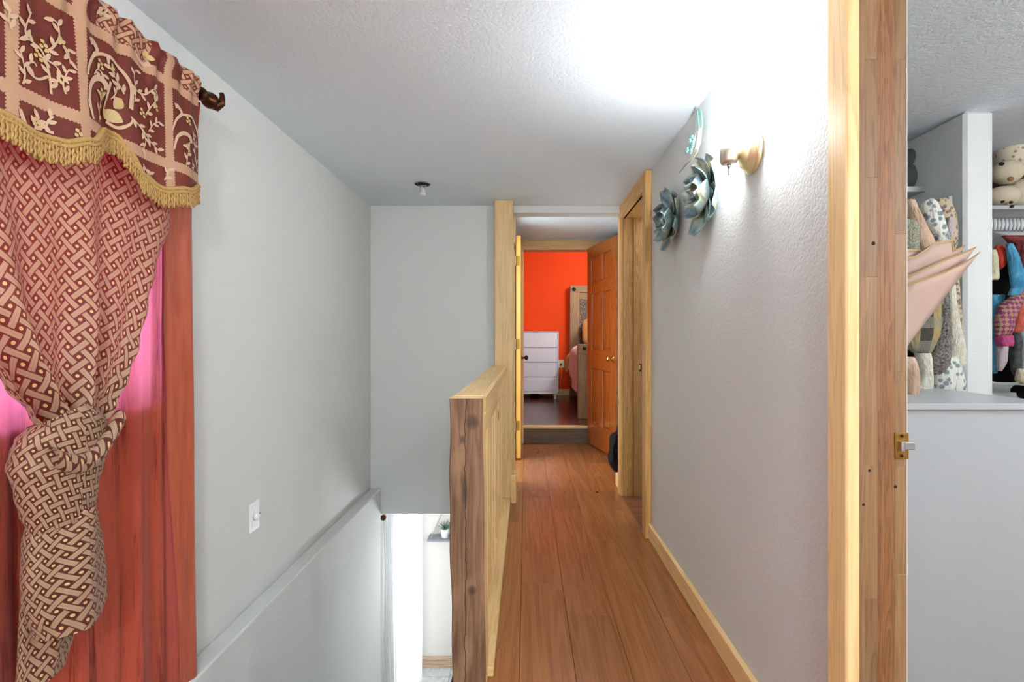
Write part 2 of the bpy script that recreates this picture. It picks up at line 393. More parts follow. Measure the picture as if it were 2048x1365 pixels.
# finger-jointed jamb: side by side strips cut into lengths
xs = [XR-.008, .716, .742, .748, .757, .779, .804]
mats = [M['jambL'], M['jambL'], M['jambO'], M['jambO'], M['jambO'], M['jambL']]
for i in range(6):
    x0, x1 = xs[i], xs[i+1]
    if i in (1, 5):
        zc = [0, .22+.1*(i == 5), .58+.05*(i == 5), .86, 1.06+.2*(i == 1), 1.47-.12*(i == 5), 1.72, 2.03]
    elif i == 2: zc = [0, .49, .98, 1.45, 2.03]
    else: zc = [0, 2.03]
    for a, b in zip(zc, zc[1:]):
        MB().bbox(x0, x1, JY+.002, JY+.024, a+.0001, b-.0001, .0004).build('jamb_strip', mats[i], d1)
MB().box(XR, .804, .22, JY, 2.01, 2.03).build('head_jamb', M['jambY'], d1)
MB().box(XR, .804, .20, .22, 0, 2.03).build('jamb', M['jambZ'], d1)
MB().bbox(.804, .812, JY+.008, JY+.03, -.1, H, .003).build('plaster_edge', M['wall_smooth'], d1)
def knot(px, py, r, parent, Y=JY+.0015):
    c = P(px, py, Y); pr = [(r, 0), (r*.9, -.0006), (0, -.0008)]
    MB().lathe([(r, 0), (r*.8, .0007), (.0004, .0009)], c, (0, -1, 0), 12).build('knot', M['dark'], parent)
for q in ((1747, 487, .0042), (1739, 942, .003), (1791, 974, .0036), (1727, 1010, .003)): knot(*q, d1)
sp = MB(); a, b = P(1790, 866, JY), P(1821, 919, JY)
sp.bbox(a.x, .806, JY-.0015, JY+.002, b.z, a.z, .0012)
spo = sp.build('strike_plate', M['oldbrass'], d1)
c = P(1805, 892, JY)
lt = MB(); lt.tube([(c.x-.004, JY-.004, c.z-.010), (c.x-.004, JY-.004, c.z+.010)], .0055, 12); lt.bbox(c.x-.004, c.x+.021, JY-.008, JY+.001, c.z-.007, c.z+.008, .001)
lt.build('latch', M['chrome'], spo)
for dz in (.021, -.021): MB().lathe([(.0035, 0), (.0035, .001), (.001, .0015)], (c.x-.003, JY-.0015, c.z+dz), (0, -1, 0), 10).build('screw', M['bronze'], spo)

d2 = thing('door_2', (XR+.05, 3.1, 0), 'knotty pine door frame in the right hall wall', kind='structure')
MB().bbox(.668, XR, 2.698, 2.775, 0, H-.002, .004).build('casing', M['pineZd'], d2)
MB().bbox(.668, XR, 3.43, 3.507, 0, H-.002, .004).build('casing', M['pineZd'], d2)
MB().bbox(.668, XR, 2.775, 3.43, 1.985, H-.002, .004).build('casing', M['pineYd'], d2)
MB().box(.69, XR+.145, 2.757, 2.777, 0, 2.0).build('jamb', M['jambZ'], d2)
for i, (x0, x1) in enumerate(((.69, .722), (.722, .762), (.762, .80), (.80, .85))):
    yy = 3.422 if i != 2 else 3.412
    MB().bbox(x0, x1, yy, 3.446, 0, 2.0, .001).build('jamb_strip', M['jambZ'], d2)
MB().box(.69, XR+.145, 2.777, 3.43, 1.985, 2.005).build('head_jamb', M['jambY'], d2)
MB().bbox(XR-.02, .85, 2.79, 3.42, 0, .006, .002).build('threshold', M['stair'], d2)
c = P(1279, 736, 3.41); sp2 = MB().bbox(c.x-.018, c.x+.018, 3.418, 3.4225, c.z-.028, c.z+.028, .001).build('strike_plate', M['bronze'], d2)
MB().bbox(c.x-.008, c.x+.008, 3.4165, 3.419, c.z-.014, c.z+.014, .001).build('strike_hole', M['brass'], sp2)
tag(MB().box(XR+.14, 1.6, 3.07, 3.56, -.128, 0).build('floor_small_room', M['stair']), 'brown floor of the small room behind the pine frame', kind='structure')
tag(MB().box(1.55, 1.6, 3.07, 3.56, 0, H).box(.85, 1.55, 3.07, 3.075, 0, H).build('wall_small_room', M['wall_smooth']), 'inner wall of the small room behind the pine frame', kind='structure')

# left vestibule door: frame near, leaf swung flat against the wall beyond
d3 = thing('door_3', (-.07, 4.46, 0), 'pale yellow pine door swung open flat against the left vestibule wall', kind='structure')
MB().bbox(-.11, -.087, 3.70, 3.78, 0, 2.12, .003).build('casing', M['pineZ'], d3)
MB().bbox(-.11, -.10, 3.70, 4.45, 2.10, 2.17, .003).build('casing', M['pineY'], d3)
leaf = MB().bbox(-.096, -.052, 4.46, 5.13, .012, 2.087, .002).build('leaf', M['yellowdoor'], d3)
for zc in (1.13+157/960*4.46*.99, 1.13-12/960*4.46, 1.13-175/960*4.46):
    hb = MB(); hb.bbox(-.094, -.064, 4.4575, 4.462, zc-.045, zc+.045, .001); hb.tube([(-.099, 4.457, zc-.047), (-.099, 4.457, zc+.047)], .007, 10)
    hb.build('hinge', M['oldbrass'], d3)
kb = MB(); kb.lathe([(.026, 0), (.026, .006), (.011, .012), (.010, .03), (.022, .038), (.028, .05), (.024, .062), (.008, .068)], (-.052, 5.04, .925), (1, 0, 0), 18)
kb.build('knob', M['bronze'], d3, smooth=True)

# bedroom doorway and its six-panel door opened towards the hall
d4 = thing('door_4', (.662, YF-.03, 0), 'varnished six-panel wooden door opened into the hall from the bedroom doorway', kind='structure')
MB().bbox(-.05, .82, YF-.018, YF, 2.08, 2.185, .003).build('casing', M['pineX'], d4)
MB().bbox(-.105, -.03, YF-.018, YF, 0, 2.08, .003).build('casing', M['pineZ'], d4)
MB().bbox(.69, .77, YF-.018, YF, 0, 2.08, .003).build('casing', M['pineZ'], d4)
MB().box(-.05, -.03, YF, YF+.12, BF, 2.1).build('jamb', M['jambZ'], d4)
MB().box(.67, .69, YF, YF+.12, BF, 2.1).build('jamb', M['jambZ'], d4)
MB().box(-.05, .69, YF, YF+.12, 2.08, 2.1).build('head_jamb', M['jambY'], d4)
hx, hy = .668, YF-.035; fx, fy = .845, 4.46
ang = math.atan2(fy-hy, fx-hx)
DM = Matrix.Translation((hx, hy, .012)) @ Matrix.Rotation(ang, 4, 'Z')
DW, DH, DT = .70, 2.075, .036      # local x from the hinge, local y thickness (0 = face that shows)
def dbox(nm, x0, x1, z0, z1, y0, y1, mat, parent, bev=.003):
    return MB(DM).bbox(x0, x1, y0, y1, z0, z1, bev).build(nm, mat, parent)
sw = .105
for x0, x1 in ((0, sw), (DW-sw, DW)): dbox('stile', x0, x1, 0, DH, -DT/2, DT/2, M['doorwood'], d4)
rails = [(0, .22), (.80, 1.0), (1.58, 1.70), (DH-.115, DH)]
for z0, z1 in rails: dbox('rail', sw, DW-sw, z0, z1, -DT/2, DT/2, M['doorwoodX'], d4)
mx0, mx1 = DW/2-.05, DW/2+.05
for (a0, a1), (b0, b1) in zip(rails, rails[1:]):
    dbox('mullion', mx0, mx1, a1, b0, -DT/2, DT/2, M['doorwood'], d4)
    for x0, x1 in ((sw, mx0), (mx1, DW-sw)):
        pm = MB(DM); pm.bbox(x0, x1, -.003, .003, a1, b0, .0005)
        for sy in (-1, 1):
            r0 = [(x0+.012, sy*.003, a1+.012), (x1-.012, sy*.003, a1+.012), (x1-.012, sy*.003, b0-.012), (x0+.012, sy*.003, b0-.012)]
            e = .034
            r1 = [(x0+e, sy*.011, a1+e), (x1-e, sy*.011, a1+e), (x1-e, sy*.011, b0-e), (x0+e, sy*.011, b0-e)]
            pm.loft([r0, r1])
        pm.build('panel', M['doorwood'], d4)
for sy in (-1, 1):
    o = DM @ Vector((DW-.06, sy*DT/2, .925)); ax = (DM.to_3x3() @ Vector((0, sy, 0)))
    MB().lathe([(.032, 0), (.030, .006), (.012, .012), (.011, .032), (.020, .038), (.027, .050), (.024, .062), (.008, .068)], o, ax, 18).build('knob', M['brass'], d4, smooth=True)
# ------------------------------------------------------------------ railing and posts
post = tag(MB().bbox(-.220, -.093, 3.30, YB, 0, H, .004).build('support_post', M['pineZ']), 'tall square pine post from floor to ceiling at the end of the railing', 'post')
MB().bbox(-.105, -.072, 3.275, 3.435, 0, .19, .004).build('post_base_board', M['pineZ'], post)
rail = thing('stair_railing', (-.19, 1.53, 0), 'pine stair railing with a weathered brown end post along the stairwell', 'railing')
# newel: slightly irregular beam, weathered front
nm = MB(); rings = []
NX0, NX1, NY0, NY1 = -.247, -.139, 1.527, 1.62
for k in range(25):
    z = -.12+(.938+.12)*k/24; q = .0022*sin(z*9)+.0015*sin(z*23+1); dx = .010*(.94-z)/1.0*1.0
    x0, x1 = NX0+q+dx, NX1+.0015*sin(z*13)+dx
    c = .004
    rings.append([(x0+c, NY0, z), (x1-c, NY0, z), (x1, NY0+c, z), (x1, NY1, z), (x0, NY1, z), (x0, NY0+c, z)])
n0 = nm.loft(rings)
for fi, f in enumerate(nm.f):
    ys = [nm.v[i].y for i in f]
    if len(f) == 4 and max(ys) < NY0+.0045: nm.mi[fi] = 1
# weathered front with crack
g = G('weathered_front'); o = g.obj(); sx = g.n('ShaderNodeSeparateXYZ', Vector=o)
v1 = g.mapping(o, (1, 1, .06)); a = g.noise(v1, 34, 5, .6, 1.4); fine = g.noise(g.mapping(o, (1, 1, .03)), 300, 3, .6)
f = g.ma('ADD', g.ma('MULTIPLY', a, .75), g.ma('MULTIPLY', fine, .3))
col = g.ramp(f, [(.30, srgb(74, 50, 36)), (.5, srgb(120, 88, 62)), (.72, srgb(156, 122, 90))])
pal = g.noise(g.mapping(o, (1, 1, .5)), 11, 2)
col = g.mix(g.ramp(pal, [(.55, (0,0,0,1)), (.75, (.55,.55,.55,1))]), col, srgb(170, 134, 98))
def near(px, py, rx, rz):
    p = P(px, py, NY0)
    dx = g.ma('DIVIDE', g.ma('SUBTRACT', sx.outputs[0], p.x), rx); dz = g.ma('DIVIDE', g.ma('SUBTRACT', sx.outputs[2], p.z), rz)
    d = g.ma('ADD', g.ma('MULTIPLY', dx, dx), g.ma('MULTIPLY', dz, dz))
    return g.ramp(g.ma('ADD', d, g.ma('MULTIPLY', a, .5)), [(.2, (1,1,1,1)), (1.0, (0,0,0,1))])
for q in ((945, 845, .030, .032), (944, 1182, .020, .022), (930, 985, .012, .07), (925, 880, .012, .02)):
    col = g.mix(g.ma('MULTIPLY', near(*q), .85), col, srgb(52, 34, 26))
wob = g.noise(g.mapping(o, (0, 0, 1)), 9, 4, .6)
pc = P(929, 1170, NY0)
cr = g.ma('ABSOLUTE', g.ma('SUBTRACT', sx.outputs[0], g.ma('ADD', pc.x-.012, g.ma('MULTIPLY', wob, .03))))
crm = g.ma('MULTIPLY', g.ma('LESS_THAN', cr, .0011), 1.0)
col = g.mix(crm, col, srgb(34, 22, 18))
g.P(Base_Color=col, Roughness=.7).bump(g.ma('SUBTRACT', f, crm), .35, .004); M['newel_front'] = g.m
nm.build('newel_post', [M['pineZ'], M['newel_front']], rail)
MB().bbox(-.247, -.137, NY1-.03, 3.30, .868, .94, .009).build('top_rail', M['pineY'], rail)
MB().bbox(-.205, -.11, NY1-.02, 3.30, 0, .032, .003).build('bottom_rail', M['pineY'], rail)
bal = None
for k in range(10):
    y = 1.70+k*.1575
    if bal is None:
        bal = MB().bbox(-.198, -.160, -.019, .019, .032, .868, .003).build('baluster', M['pineZ']); bal.location = (0, y, 0); setparent(bal, rail)
    else:
        b2 = bal.copy(); COL.objects.link(b2); b2.location = (0, y, 0); setparent(b2, rail)
MB().bbox(-.16, -.145, NY1-.005, 3.30, .80, .868, .002).build('rail_fillet', M['pineY'], rail)
# ------------------------------------------------------------------ curtains
def lattice_nodes(g, uv, unit):
    s = g.n('ShaderNodeSeparateXYZ', Vector=uv); k = 1/(unit*1.4142)
    a = g.ma('MULTIPLY', g.ma('ADD', s.outputs[0], s.outputs[1]), k); b = g.ma('MULTIPLY', g.ma('SUBTRACT', s.outputs[0], s.outputs[1]), k)
    fa = g.ma('ABSOLUTE', g.ma('SUBTRACT', g.ma('FRACT', a), .5)); fb = g.ma('ABSOLUTE', g.ma('SUBTRACT', g.ma('FRACT', b), .5))
    par = g.ma('FLOORED_MODULO', g.ma('ADD', g.ma('FLOOR', a), g.ma('FLOOR', b)), 2)
    ev = g.ma('LESS_THAN', par, .5); od = g.ma('SUBTRACT', 1, ev); W = .185
    A = g.ma('MULTIPLY', g.ma('LESS_THAN', fb, W), g.ma('MAXIMUM', ev, g.ma('GREATER_THAN', fa, W+.09)))
    B = g.ma('MULTIPLY', g.ma('LESS_THAN', fa, W), g.ma('MAXIMUM', od, g.ma('GREATER_THAN', fb, W+.09)))
    ca = g.ma('SUBTRACT', .5, fa); cb = g.ma('SUBTRACT', .5, fb)
    dot = g.ma('LESS_THAN', g.ma('ADD', g.ma('MULTIPLY', ca, ca), g.ma('MULTIPLY', cb, cb)), .016)
    st = g.ma('GREATER_THAN', g.ma('MAXIMUM', g.ma('MULTIPLY', A, g.ma('SINE', g.ma('MULTIPLY', fb, 60))), g.ma('MULTIPLY', B, g.ma('SINE', g.ma('MULTIPLY', fa, 60)))), .35)
    return g.ma('MAXIMUM', A, B), dot, st
def cloth_shader(g, col, trans, tw, rough=.55, sheen=.3, bumph=None, bs=.2):
    g.P(Base_Color=col, Roughness=rough); g.b.inputs['Sheen Weight'].default_value = sheen; g.b.inputs['Specular IOR Level'].default_value = .3
    tr = g.n('ShaderNodeBsdfTranslucent'); g.set(tr.inputs['Color'], trans)
    mx = g.n('ShaderNodeMixShader'); g.set(mx.inputs[0], tw)
    g.nt.links.new(g.b.outputs[0], mx.inputs[1]); g.nt.links.new(tr.outputs[0], mx.inputs[2]); g.nt.links.new(mx.outputs[0], g.out.inputs[0])
    if bumph is not None: g.bump(bumph, bs, .003)
    return g.m
g = G('lattice_brocade'); uv = g.uv(); bars, dots, stp_ = lattice_nodes(g, uv, .0285)
ground = g.mix(g.noise(g.obj(), 6, 2), srgb(74, 34, 26), srgb(98, 46, 36))
barc = g.mix(g.ma('MULTIPLY', stp_, .55), srgb(186, 154, 124), srgb(140, 106, 84))
col = g.mix(bars, ground, barc); col = g.mix(dots, col, srgb(224, 184, 128))
wv = g.ma('ADD', g.ma('MULTIPLY', bars, .6), g.noise(uv, 900, 2))
M['lattice'] = cloth_shader(g, col, g.mix(bars, srgb(215, 70, 70), srgb(235, 160, 140)), .15, .5, .1, wv, .25)
g = G('rust_sheer'); o = g.obj()
cr = g.noise(g.mapping(o, (1, 1, .06)), 110, 6, .7, 1.0); cr2 = g.noise(g.mapping(o, (1, 1, .04)), 34, 4, .6, .6)
hh = g.ma('ADD', cr, cr2)
col = g.mix(g.ramp(hh, [(.8, (0,0,0,1)), (1.2, (1,1,1,1))]), srgb(116, 34, 22), srgb(206, 98, 68))
M['sheer'] = cloth_shader(g, col, srgb(255, 140, 200), .34, .42, .12, hh, .9)
g = G('rust_sheer_double'); o = g.obj()
cr = g.noise(g.mapping(o, (1, 1, .08)), 60, 4, .6, .8)
M['sheer2'] = cloth_shader(g, g.mix(cr, srgb(140, 50, 34), srgb(206, 112, 78)), srgb(200, 80, 70), .06, .45, .15, cr, .7)
# valance brocade: maroon with a grid of pale bands, small lattice row at the top
VB = [.55, .80, .917, 1.053, 1.316]
g = G('valance_brocade'); uv = g.uv(); s = g.n('ShaderNodeSeparateXYZ', Vector=uv); U, V = s.outputs[0], s.outputs[1]
ripV = g.ma('MULTIPLY', g.ma('ABSOLUTE', g.ma('SINE', g.ma('MULTIPLY', V, 420))), .003); ripU = g.ma('MULTIPLY', g.ma('ABSOLUTE', g.ma('SINE', g.ma('MULTIPLY', U, 420))), .003)
band = None
for q in VB:
    m_ = g.ma('LESS_THAN', g.ma('ABSOLUTE', g.ma('SUBTRACT', U, q)), g.ma('ADD', .0095, ripV)); band = m_ if band is None else g.ma('MAXIMUM', band, m_)
for q in (1.835, 1.605):
    band = g.ma('MAXIMUM', band, g.ma('LESS_THAN', g.ma('ABSOLUTE', g.ma('SUBTRACT', V, q)), g.ma('ADD', .0115, ripU)))
bars, dots, stp_ = lattice_nodes(g, uv, .021)
top = g.ma('MULTIPLY', g.ma('GREATER_THAN', V, 1.85), 1.0)
alt = g.ma('LESS_THAN', g.ma('ABSOLUTE', g.ma('SUBTRACT', g.ma('FRACT', g.ma('DIVIDE', g.ma('SUBTRACT', U, 1.08), .27)), .35)), .28)
topm = g.ma('MULTIPLY', g.ma('MULTIPLY', top, alt), g.ma('MAXIMUM', bars, dots))
nz = g.noise(g.obj(), 14, 3); fz = g.noise(uv, 700, 2)
ground = g.mix(nz, srgb(84, 26, 18), srgb(126, 46, 30)); bc = g.mix(fz, srgb(164, 118, 92), srgb(214, 172, 138))
col = g.mix(g.ma('MAXIMUM', band, topm), ground, bc)
M['valance'] = cloth_shader(g, col, srgb(170, 60, 45), .05, .42, .05, g.ma('ADD', fz, band), .25)
M['embroidery'] = plain('pale_satin_embroidery', srgb(214, 176, 142), .4, var=.12, sheen=.3)
M['embgold'] = plain('gold_embroidery', srgb(206, 176, 116), .4, var=.1)
M['fringe'] = plain('gold_twisted_fringe', srgb(206, 164, 96), .55, var=.2, bump=.5, bscale=600)

# --- rod
XRD = -1.015
rodz = 1.893
rod = thing('curtain_rod', (XRD, 1.0, rodz), 'dark bronze curtain rod with curled finial above the window', 'curtain rod')
MB().tube([(XRD, .05, rodz), (XRD, 1.50, rodz)], .0125, 14).build('rod', M['bronze'], rod, smooth=True)
c0 = Vector((XRD, 1.488, rodz))
fn = MB(); fn.lathe([(.012, 0), (.020, .004), (.020, .012), (.012, .018), (.013, .03), (.024, .042), (.026, .055), (.02, .068), (.006, .075)], c0, (0, 1, 0), 18)
fn.tube([(XRD-.004, 1.545, rodz-.008), (XRD+.012, 1.556, rodz-.014), (XRD+.026, 1.558, rodz-.002), (XRD+.028, 1.558, rodz+.020), (XRD+.026, 1.557, rodz+.032)], [.014, .013, .010, .008, .007], 10)
fn.build('finial', M['bronze'], rod, smooth=True)
br = MB(); br.bbox(XL+.0005, XL+.008, 1.445, 1.475, rodz-.05, rodz+.075, .003); br.tube([(XL+.004, 1.46, rodz-.012), (XRD-.03, 1.46, rodz-.03), (XRD, 1.46, rodz-.018), (XRD+.016, 1.46, rodz)], .006, 8)
br.build('bracket', M['bronze'], rod, smooth=True)
# --- sheer panel behind (rust, glows pink over the window)
def sheerX(Y, z): return -1.075+.010*sin(Y*34+.6*sin(z*3))+.006*sin(Y*71+z*1.3+1)+.004*sin(Y*120+2.1*z)
def sheer_edge(z): return 1.532-.012*sin((z-.2)*2.4)+.006*sin(z*7)+(.02 if z < .4 else 0)*(.4-z)/.4
def sf(u, v):
    z = lerp(1.895, .03, v); Y = lerp(.12, sheer_edge(z), u)
    return Vector((sheerX(Y, z), Y, z))
sh = tag(MB().grid(150, 70, sf).build('sheer_curtain', M['sheer'], smooth=True, recalc=False), 'crinkled rust red sheer curtain panel glowing pink over the window', 'curtain')
def sf2(u, v):
    z = lerp(1.89, .04, v)
    i0 = interp([(.04, 1.475), (.95, 1.442), (1.42, 1.412), (1.9, 1.395)], z)
    Y = lerp(i0, sheer_edge(z)+.002, u)
    return Vector((sheerX(Y, z)+.010, Y, z))
MB().grid(20, 60, sf2).build('folded_edge', M['sheer2'], sh, smooth=True, recalc=False)
def sf3(u, v):
    z = lerp(WZ0+.012, .05, v); Y = lerp(.14, 1.45, u)
    return Vector((sheerX(Y, z)-.012, Y, z))
MB().grid(90, 20, sf3).build('lower_lining', M['sheer2'], sh, smooth=True, recalc=False)
# --- lattice drape gathered at a knot
XD = -1.0
WT = [(.93, .050), (.986, .100), (1.041, .148), (1.126, .205), (1.219, .257), (1.317, .298), (1.465, .350), (1.9, .40)]
CY = 1.03
def drapeX(u, z):
    k = max(0, min(1, (1.45-z)/.5)); amp = lerp(.012, .040, k); f = 2*PI*u
    return XD+amp*(.62*sin(f*3.5+.8)+.38*sin(f*6.3+2))-.022*(1-k)+.02*k
def dr(u, v):
    z0 = 1.885
    # rows follow the fall of the cloth: the middle hangs a little lower than the edges
    z = lerp(z0, .928, v); hw = interp(WT, z)
    Y = CY+(2*u-1)*hw+.006*sin(12*z+9*u)
    return Vector((drapeX(u, z), Y, z-.02*v*cos((2*u-1)*PI/2)))
def druv(u, v):
    z = lerp(1.885, .928, v)
    return ((u-.5)*.84, z*1.0+.20*(2*u-1)**2*v)
drape = thing('tied_drape', (XD, CY, .3), 'maroon lattice-patterned brocade drape knotted halfway down', 'curtain')
MB().grid(130, 80, dr, druv).build('gathered_cloth', M['lattice'], drape, smooth=True, recalc=False)
# knot: wrapped body
XK = -.985
def kn(py): return P(0, py, 1).z
kt = [(828, 118, 52), (850, 118, 72), (872, 120, 84), (900, 122, 84), (925, 122, 82), (960, 122, 76), (1000, 124, 68), (1030, 126, 60), (1052, 126, 55)]
rings = []; uvr = []
mbk = MB(); NK = 40; rows = 44
def kfun(u, v):
    py = lerp(828, 1052, v); cx = interp([(a, b) for a, b, c in kt], py); hw = interp([(a, c) for a, b, c in kt], py)
    p = PX(cx, py, XK); sc = abs(p.y)/FPX; a = 2*PI*u
    rid = .10*sin(v*15-a*1.0+.5)+.05*sin(v*26-a*2+1)+.03*sin(a*5+v*7)
    rid *= (.3+.7*(1-v)) if v > .35 else 1
    r = 1+rid*.75
    return Vector((XK+.052*cos(a)*r*(hw/80), p.y+hw*sc*1.04*sin(a)*(1+rid*.25), p.z+.012*cos(a)+.018*sin(a)*(1-v)))
mbk.grid(NK*2, rows, kfun, lambda u, v: (.55*u*1.0+.12*v, .27*(1-v)+.10*sin(2*PI*u)))
mbk.build('knot', M['lattice'], drape, smooth=True, recalc=False)
# upper twisted tuck of the knot
mt = MB()
mt.grid(24, 30, lambda u, v: (lambda a, t: Vector((XK+.052+.016*cos(a)-.03*(t-.5)**2, PX(lerp(58, 200, t), 0, XK).y, lerp(.895, .945, t)-.05*sin(PI*t)+.020*sin(a))))(2*PI*u, v), lambda u, v: (.06*u+.3, .2*v))
mt.build('knot_fold', M['lattice'], drape, smooth=True, recalc=False)
# tail
def tail(u, v, back=0):
    py = lerp(1040, 1283 if not back else 1390, v)
    L = interp([(1040, 72), (1100, 56), (1180, 50), (1240, 58), (1285, 76), (1400, 60)], py) if not back else interp([(1040, 70), (1150, 46), (1290, 38), (1400, 34)], py)
    Rr = interp([(1040, 182), (1080, 190), (1150, 200), (1230, 207), (1262, 208), (1285, 196)], py) if not back else interp([(1040, 170), (1200, 180), (1290, 158), (1330, 148), (1400, 128)], py)
    a = 2*PI*u; xk = XK-.004 if not back else XK-.035
    pl, pr = PX(L, py, xk), PX(Rr, py, xk)
    cy, hw = (pl.y+pr.y)/2, (pr.y-pl.y)/2
    wob = .22*sin(a*3+1.4)+.12*sin(a*5+v*3)
    dip = 0
    if not back: dip = -.020*v*v*cos(a)*.5
    return Vector((xk+(.040 if not back else .02)*cos(a)*(1+wob), cy+hw*sin(a), pl.z+dip))
MB().grid(64, 34, lambda u, v: tail(u, v), lambda u, v: (.52*u, .32*(1-v))).build('tail', M['lattice'], drape, smooth=True, recalc=False)
MB().grid(48, 34, lambda u, v: tail(u, v, 1), lambda u, v: (.5*u, .4*(1-v))).build('inner_tail', M['lattice'], drape, smooth=True, recalc=False)
# --- valance
ZB = [(.30, 1.575), (.62, 1.532), (.76, 1.615), (.80, 1.61), (.90, 1.548), (.96, 1.533), (1.003, 1.537), (1.059, 1.562), (1.128, 1.614), (1.160, 1.617), (1.195, 1.585), (1.231, 1.545), (1.29, 1.530), (1.36, 1.548), (1.4325, 1.578)]
VTOP = 1.912
def vx(Y, z):
    t = (VTOP-z)/.36
    gather = .006*sin(Y*95+1)*max(0, 1-t*1.6)+.004*sin(Y*150)*max(0, 1-t*2.5)
    top = .010*math.exp(-((z-rodz)/.018)**2)
    pk = math.exp(-(((Y-1.145)/.03)**2+((z-1.655)/.035)**2)); 
    fold = .012*sin(Y*19+.8)*t+.006*sin(Y*41+2)*t
    return -.985+gather+top+fold*1.0-.022*pk+.010*t
def vtop(Y): return VTOP+.004*sin(Y*80)+.003*sin(Y*43+1)
def vf(u, v):
    Y = lerp(.30, 1.4405, u); z = lerp(vtop(Y), interp(ZB, Y), v)
    return Vector((vx(Y, z), Y-.008*v*(u > .5)*u, z))
val = thing('valance', (-.985, .87, 1.75), 'burgundy valance with pale vine embroidery and gold fringe across the window top', 'valance')
MB().grid(260, 60, vf, lambda u, v: (lerp(.30, 1.4405, u), lerp(VTOP, interp(ZB, lerp(.30, 1.4405, u)), v))).build('fabric', M['valance'], val, smooth=True, recalc=False)
# embroidery: ribbons and leaves laid on the cloth
em = MB(); eg = MB()
def onv(p, off=.0022):
    Y, z = p; u = (Y-.30)/(1.4405-.30)
    return Vector((vx(Y, z)+off, Y-.008*max(0, min(1, (VTOP-z)/(VTOP-interp(ZB, Y))))*(u > .5)*u, z))
def ribbon(pts, w0, w1=None, mb=None, steps=10):
    mb = mb or em; w1 = w0 if w1 is None else w1
    q = []; n = len(pts)
    for i in range(n-1):       # catmull-rom
        p0, p1, p2, p3 = pts[max(i-1, 0)], pts[i], pts[i+1], pts[min(i+2, n-1)]
        for k in range(steps):
            t = k/steps
            q.append(tuple(.5*((2*p1[c])+(-p0[c]+p2[c])*t+(2*p0[c]-5*p1[c]+4*p2[c]-p3[c])*t*t+(-p0[c]+3*p1[c]-3*p2[c]+p3[c])*t**3) for c in (0, 1)))
    q.append(pts[-1]); L = []
    for i, p in enumerate(q):
        a, b = q[max(i-1, 0)], q[min(i+1, len(q)-1)]; dx, dy = b[0]-a[0], b[1]-a[1]; l = math.hypot(dx, dy) or 1
        w = lerp(w0, w1, i/(len(q)-1))/2; L.append([onv((p[0]-dy/l*w, p[1]+dx/l*w)), onv((p[0]+dy/l*w, p[1]-dx/l*w))])
    mb.loft(L, close=False)
    return q
def leaf(p, ang, ln, wd, mb=None):
    mb = mb or em; L = []
    for i in range(7):
        t = i/6; w = wd/2*sin(PI*min(1, t*.95+.03))**.8; c, s_ = cos(ang), sin(ang); bx, by = p[0]+c*ln*t, p[1]+s_*ln*t
        L.append([onv((bx-s_*w, by+c*w), .0026), onv((bx+s_*w, by-c*w), .0026)])
    mb.loft(L, close=False)
def berry(p, r=.004):
    eg.add([onv((p[0]+r*cos(2*PI*k/8), p[1]+r*sin(2*PI*k/8)), .003) for k in range(8)], [tuple(range(8))])
def pxv(px, py): q = PX(px, py, -.985); return (q.y, q.z)
def vine(px_pts, w=.0042, leaves=6, ln=.020, side=1):
    pts = [pxv(*q) for q in px_pts]; q = ribbon(pts, w, w*.6)
    for k in range(leaves):
        i = int((k+.7)/(leaves+.4)*(len(q)-1)); a = q[min(i+1, len(q)-1)]; b = q[max(i-1, 0)]
        an = math.atan2(a[1]-b[1], a[0]-b[0]); sd = side*(1 if k % 2 else -1)
        leaf(q[i], an+sd*.75, ln, ln*.42)
    return q
def cluster(px, py):
    p = pxv(px, py)
    for a, b in ((0, 0), (.008, .005), (.002, .011), (.010, -.004)): berry((p[0]+a, p[1]+b), .0042)
# panel between the narrow bands: curling vines
vine([(95, 190), (92, 150), (80, 105), (60, 85), (42, 72)], .005, 6)
vine([(90, 155), (70, 160), (52, 145), (50, 130), (62, 126), (68, 135)], .005, 2)
vine([(85, 105), (100, 95), (110, 75), (108, 50), (95, 35)], .0045, 6)
vine([(50, 82), (45, 60), (52, 40), (60, 25)], .0045, 4)
vine([(72, 112), (100, 130), (112, 150), (104, 170)], .004, 5)
vine([(118, 92), (128, 105), (130, 130)], .003, 4)
cluster(78, 93); cluster(66, 112); cluster(110, 86)
# scroll panel: broad feathered arches
def arch(px_pts, w0, w1): ribbon([pxv(*q) for q in px_pts], w0, w1)
arch([(163, 150), (168, 128), (180, 112), (192, 105), (183, 85), (172, 82)], .004, .016)
arch([(180, 112), (205, 110), (230, 125), (250, 150), (262, 180), (262, 220)], .006, .012)
arch([(164, 205), (168, 175), (178, 160), (196, 158), (210, 170), (214, 182)], .005, .020)
arch([(172, 240), (166, 215), (164, 200)], .006, .010)
vine([(190, 245), (196, 220), (203, 200), (200, 190)], .004, 6, .022)
vine([(250, 190), (238, 165), (225, 145), (212, 125)], .004, 7, .022)
arch([(232, 240), (222, 215), (218, 190), (222, 165)], .004, .008)
cluster(198, 190); cluster(194, 130); cluster(222, 140)
vine([(262, 170), (275, 185), (290, 190), (305, 180), (315, 195)], .0045, 7, .020)
vine([(262, 235), (282, 260), (290, 285), (282, 305)], .0045, 6, .020)
vine([(290, 232), (300, 215), (312, 200)], .004, 4)
vine([(282, 258), (300, 285), (318, 305)], .004, 6)
cluster(280, 228); cluster(306, 215)
leaf(pxv(225, 222), -.3, .040, .03, eg); leaf(pxv(238, 218), 1.2, .030, .026, eg); arch([(232, 245), (246, 258), (262, 250), (266, 238)], .010, .004)
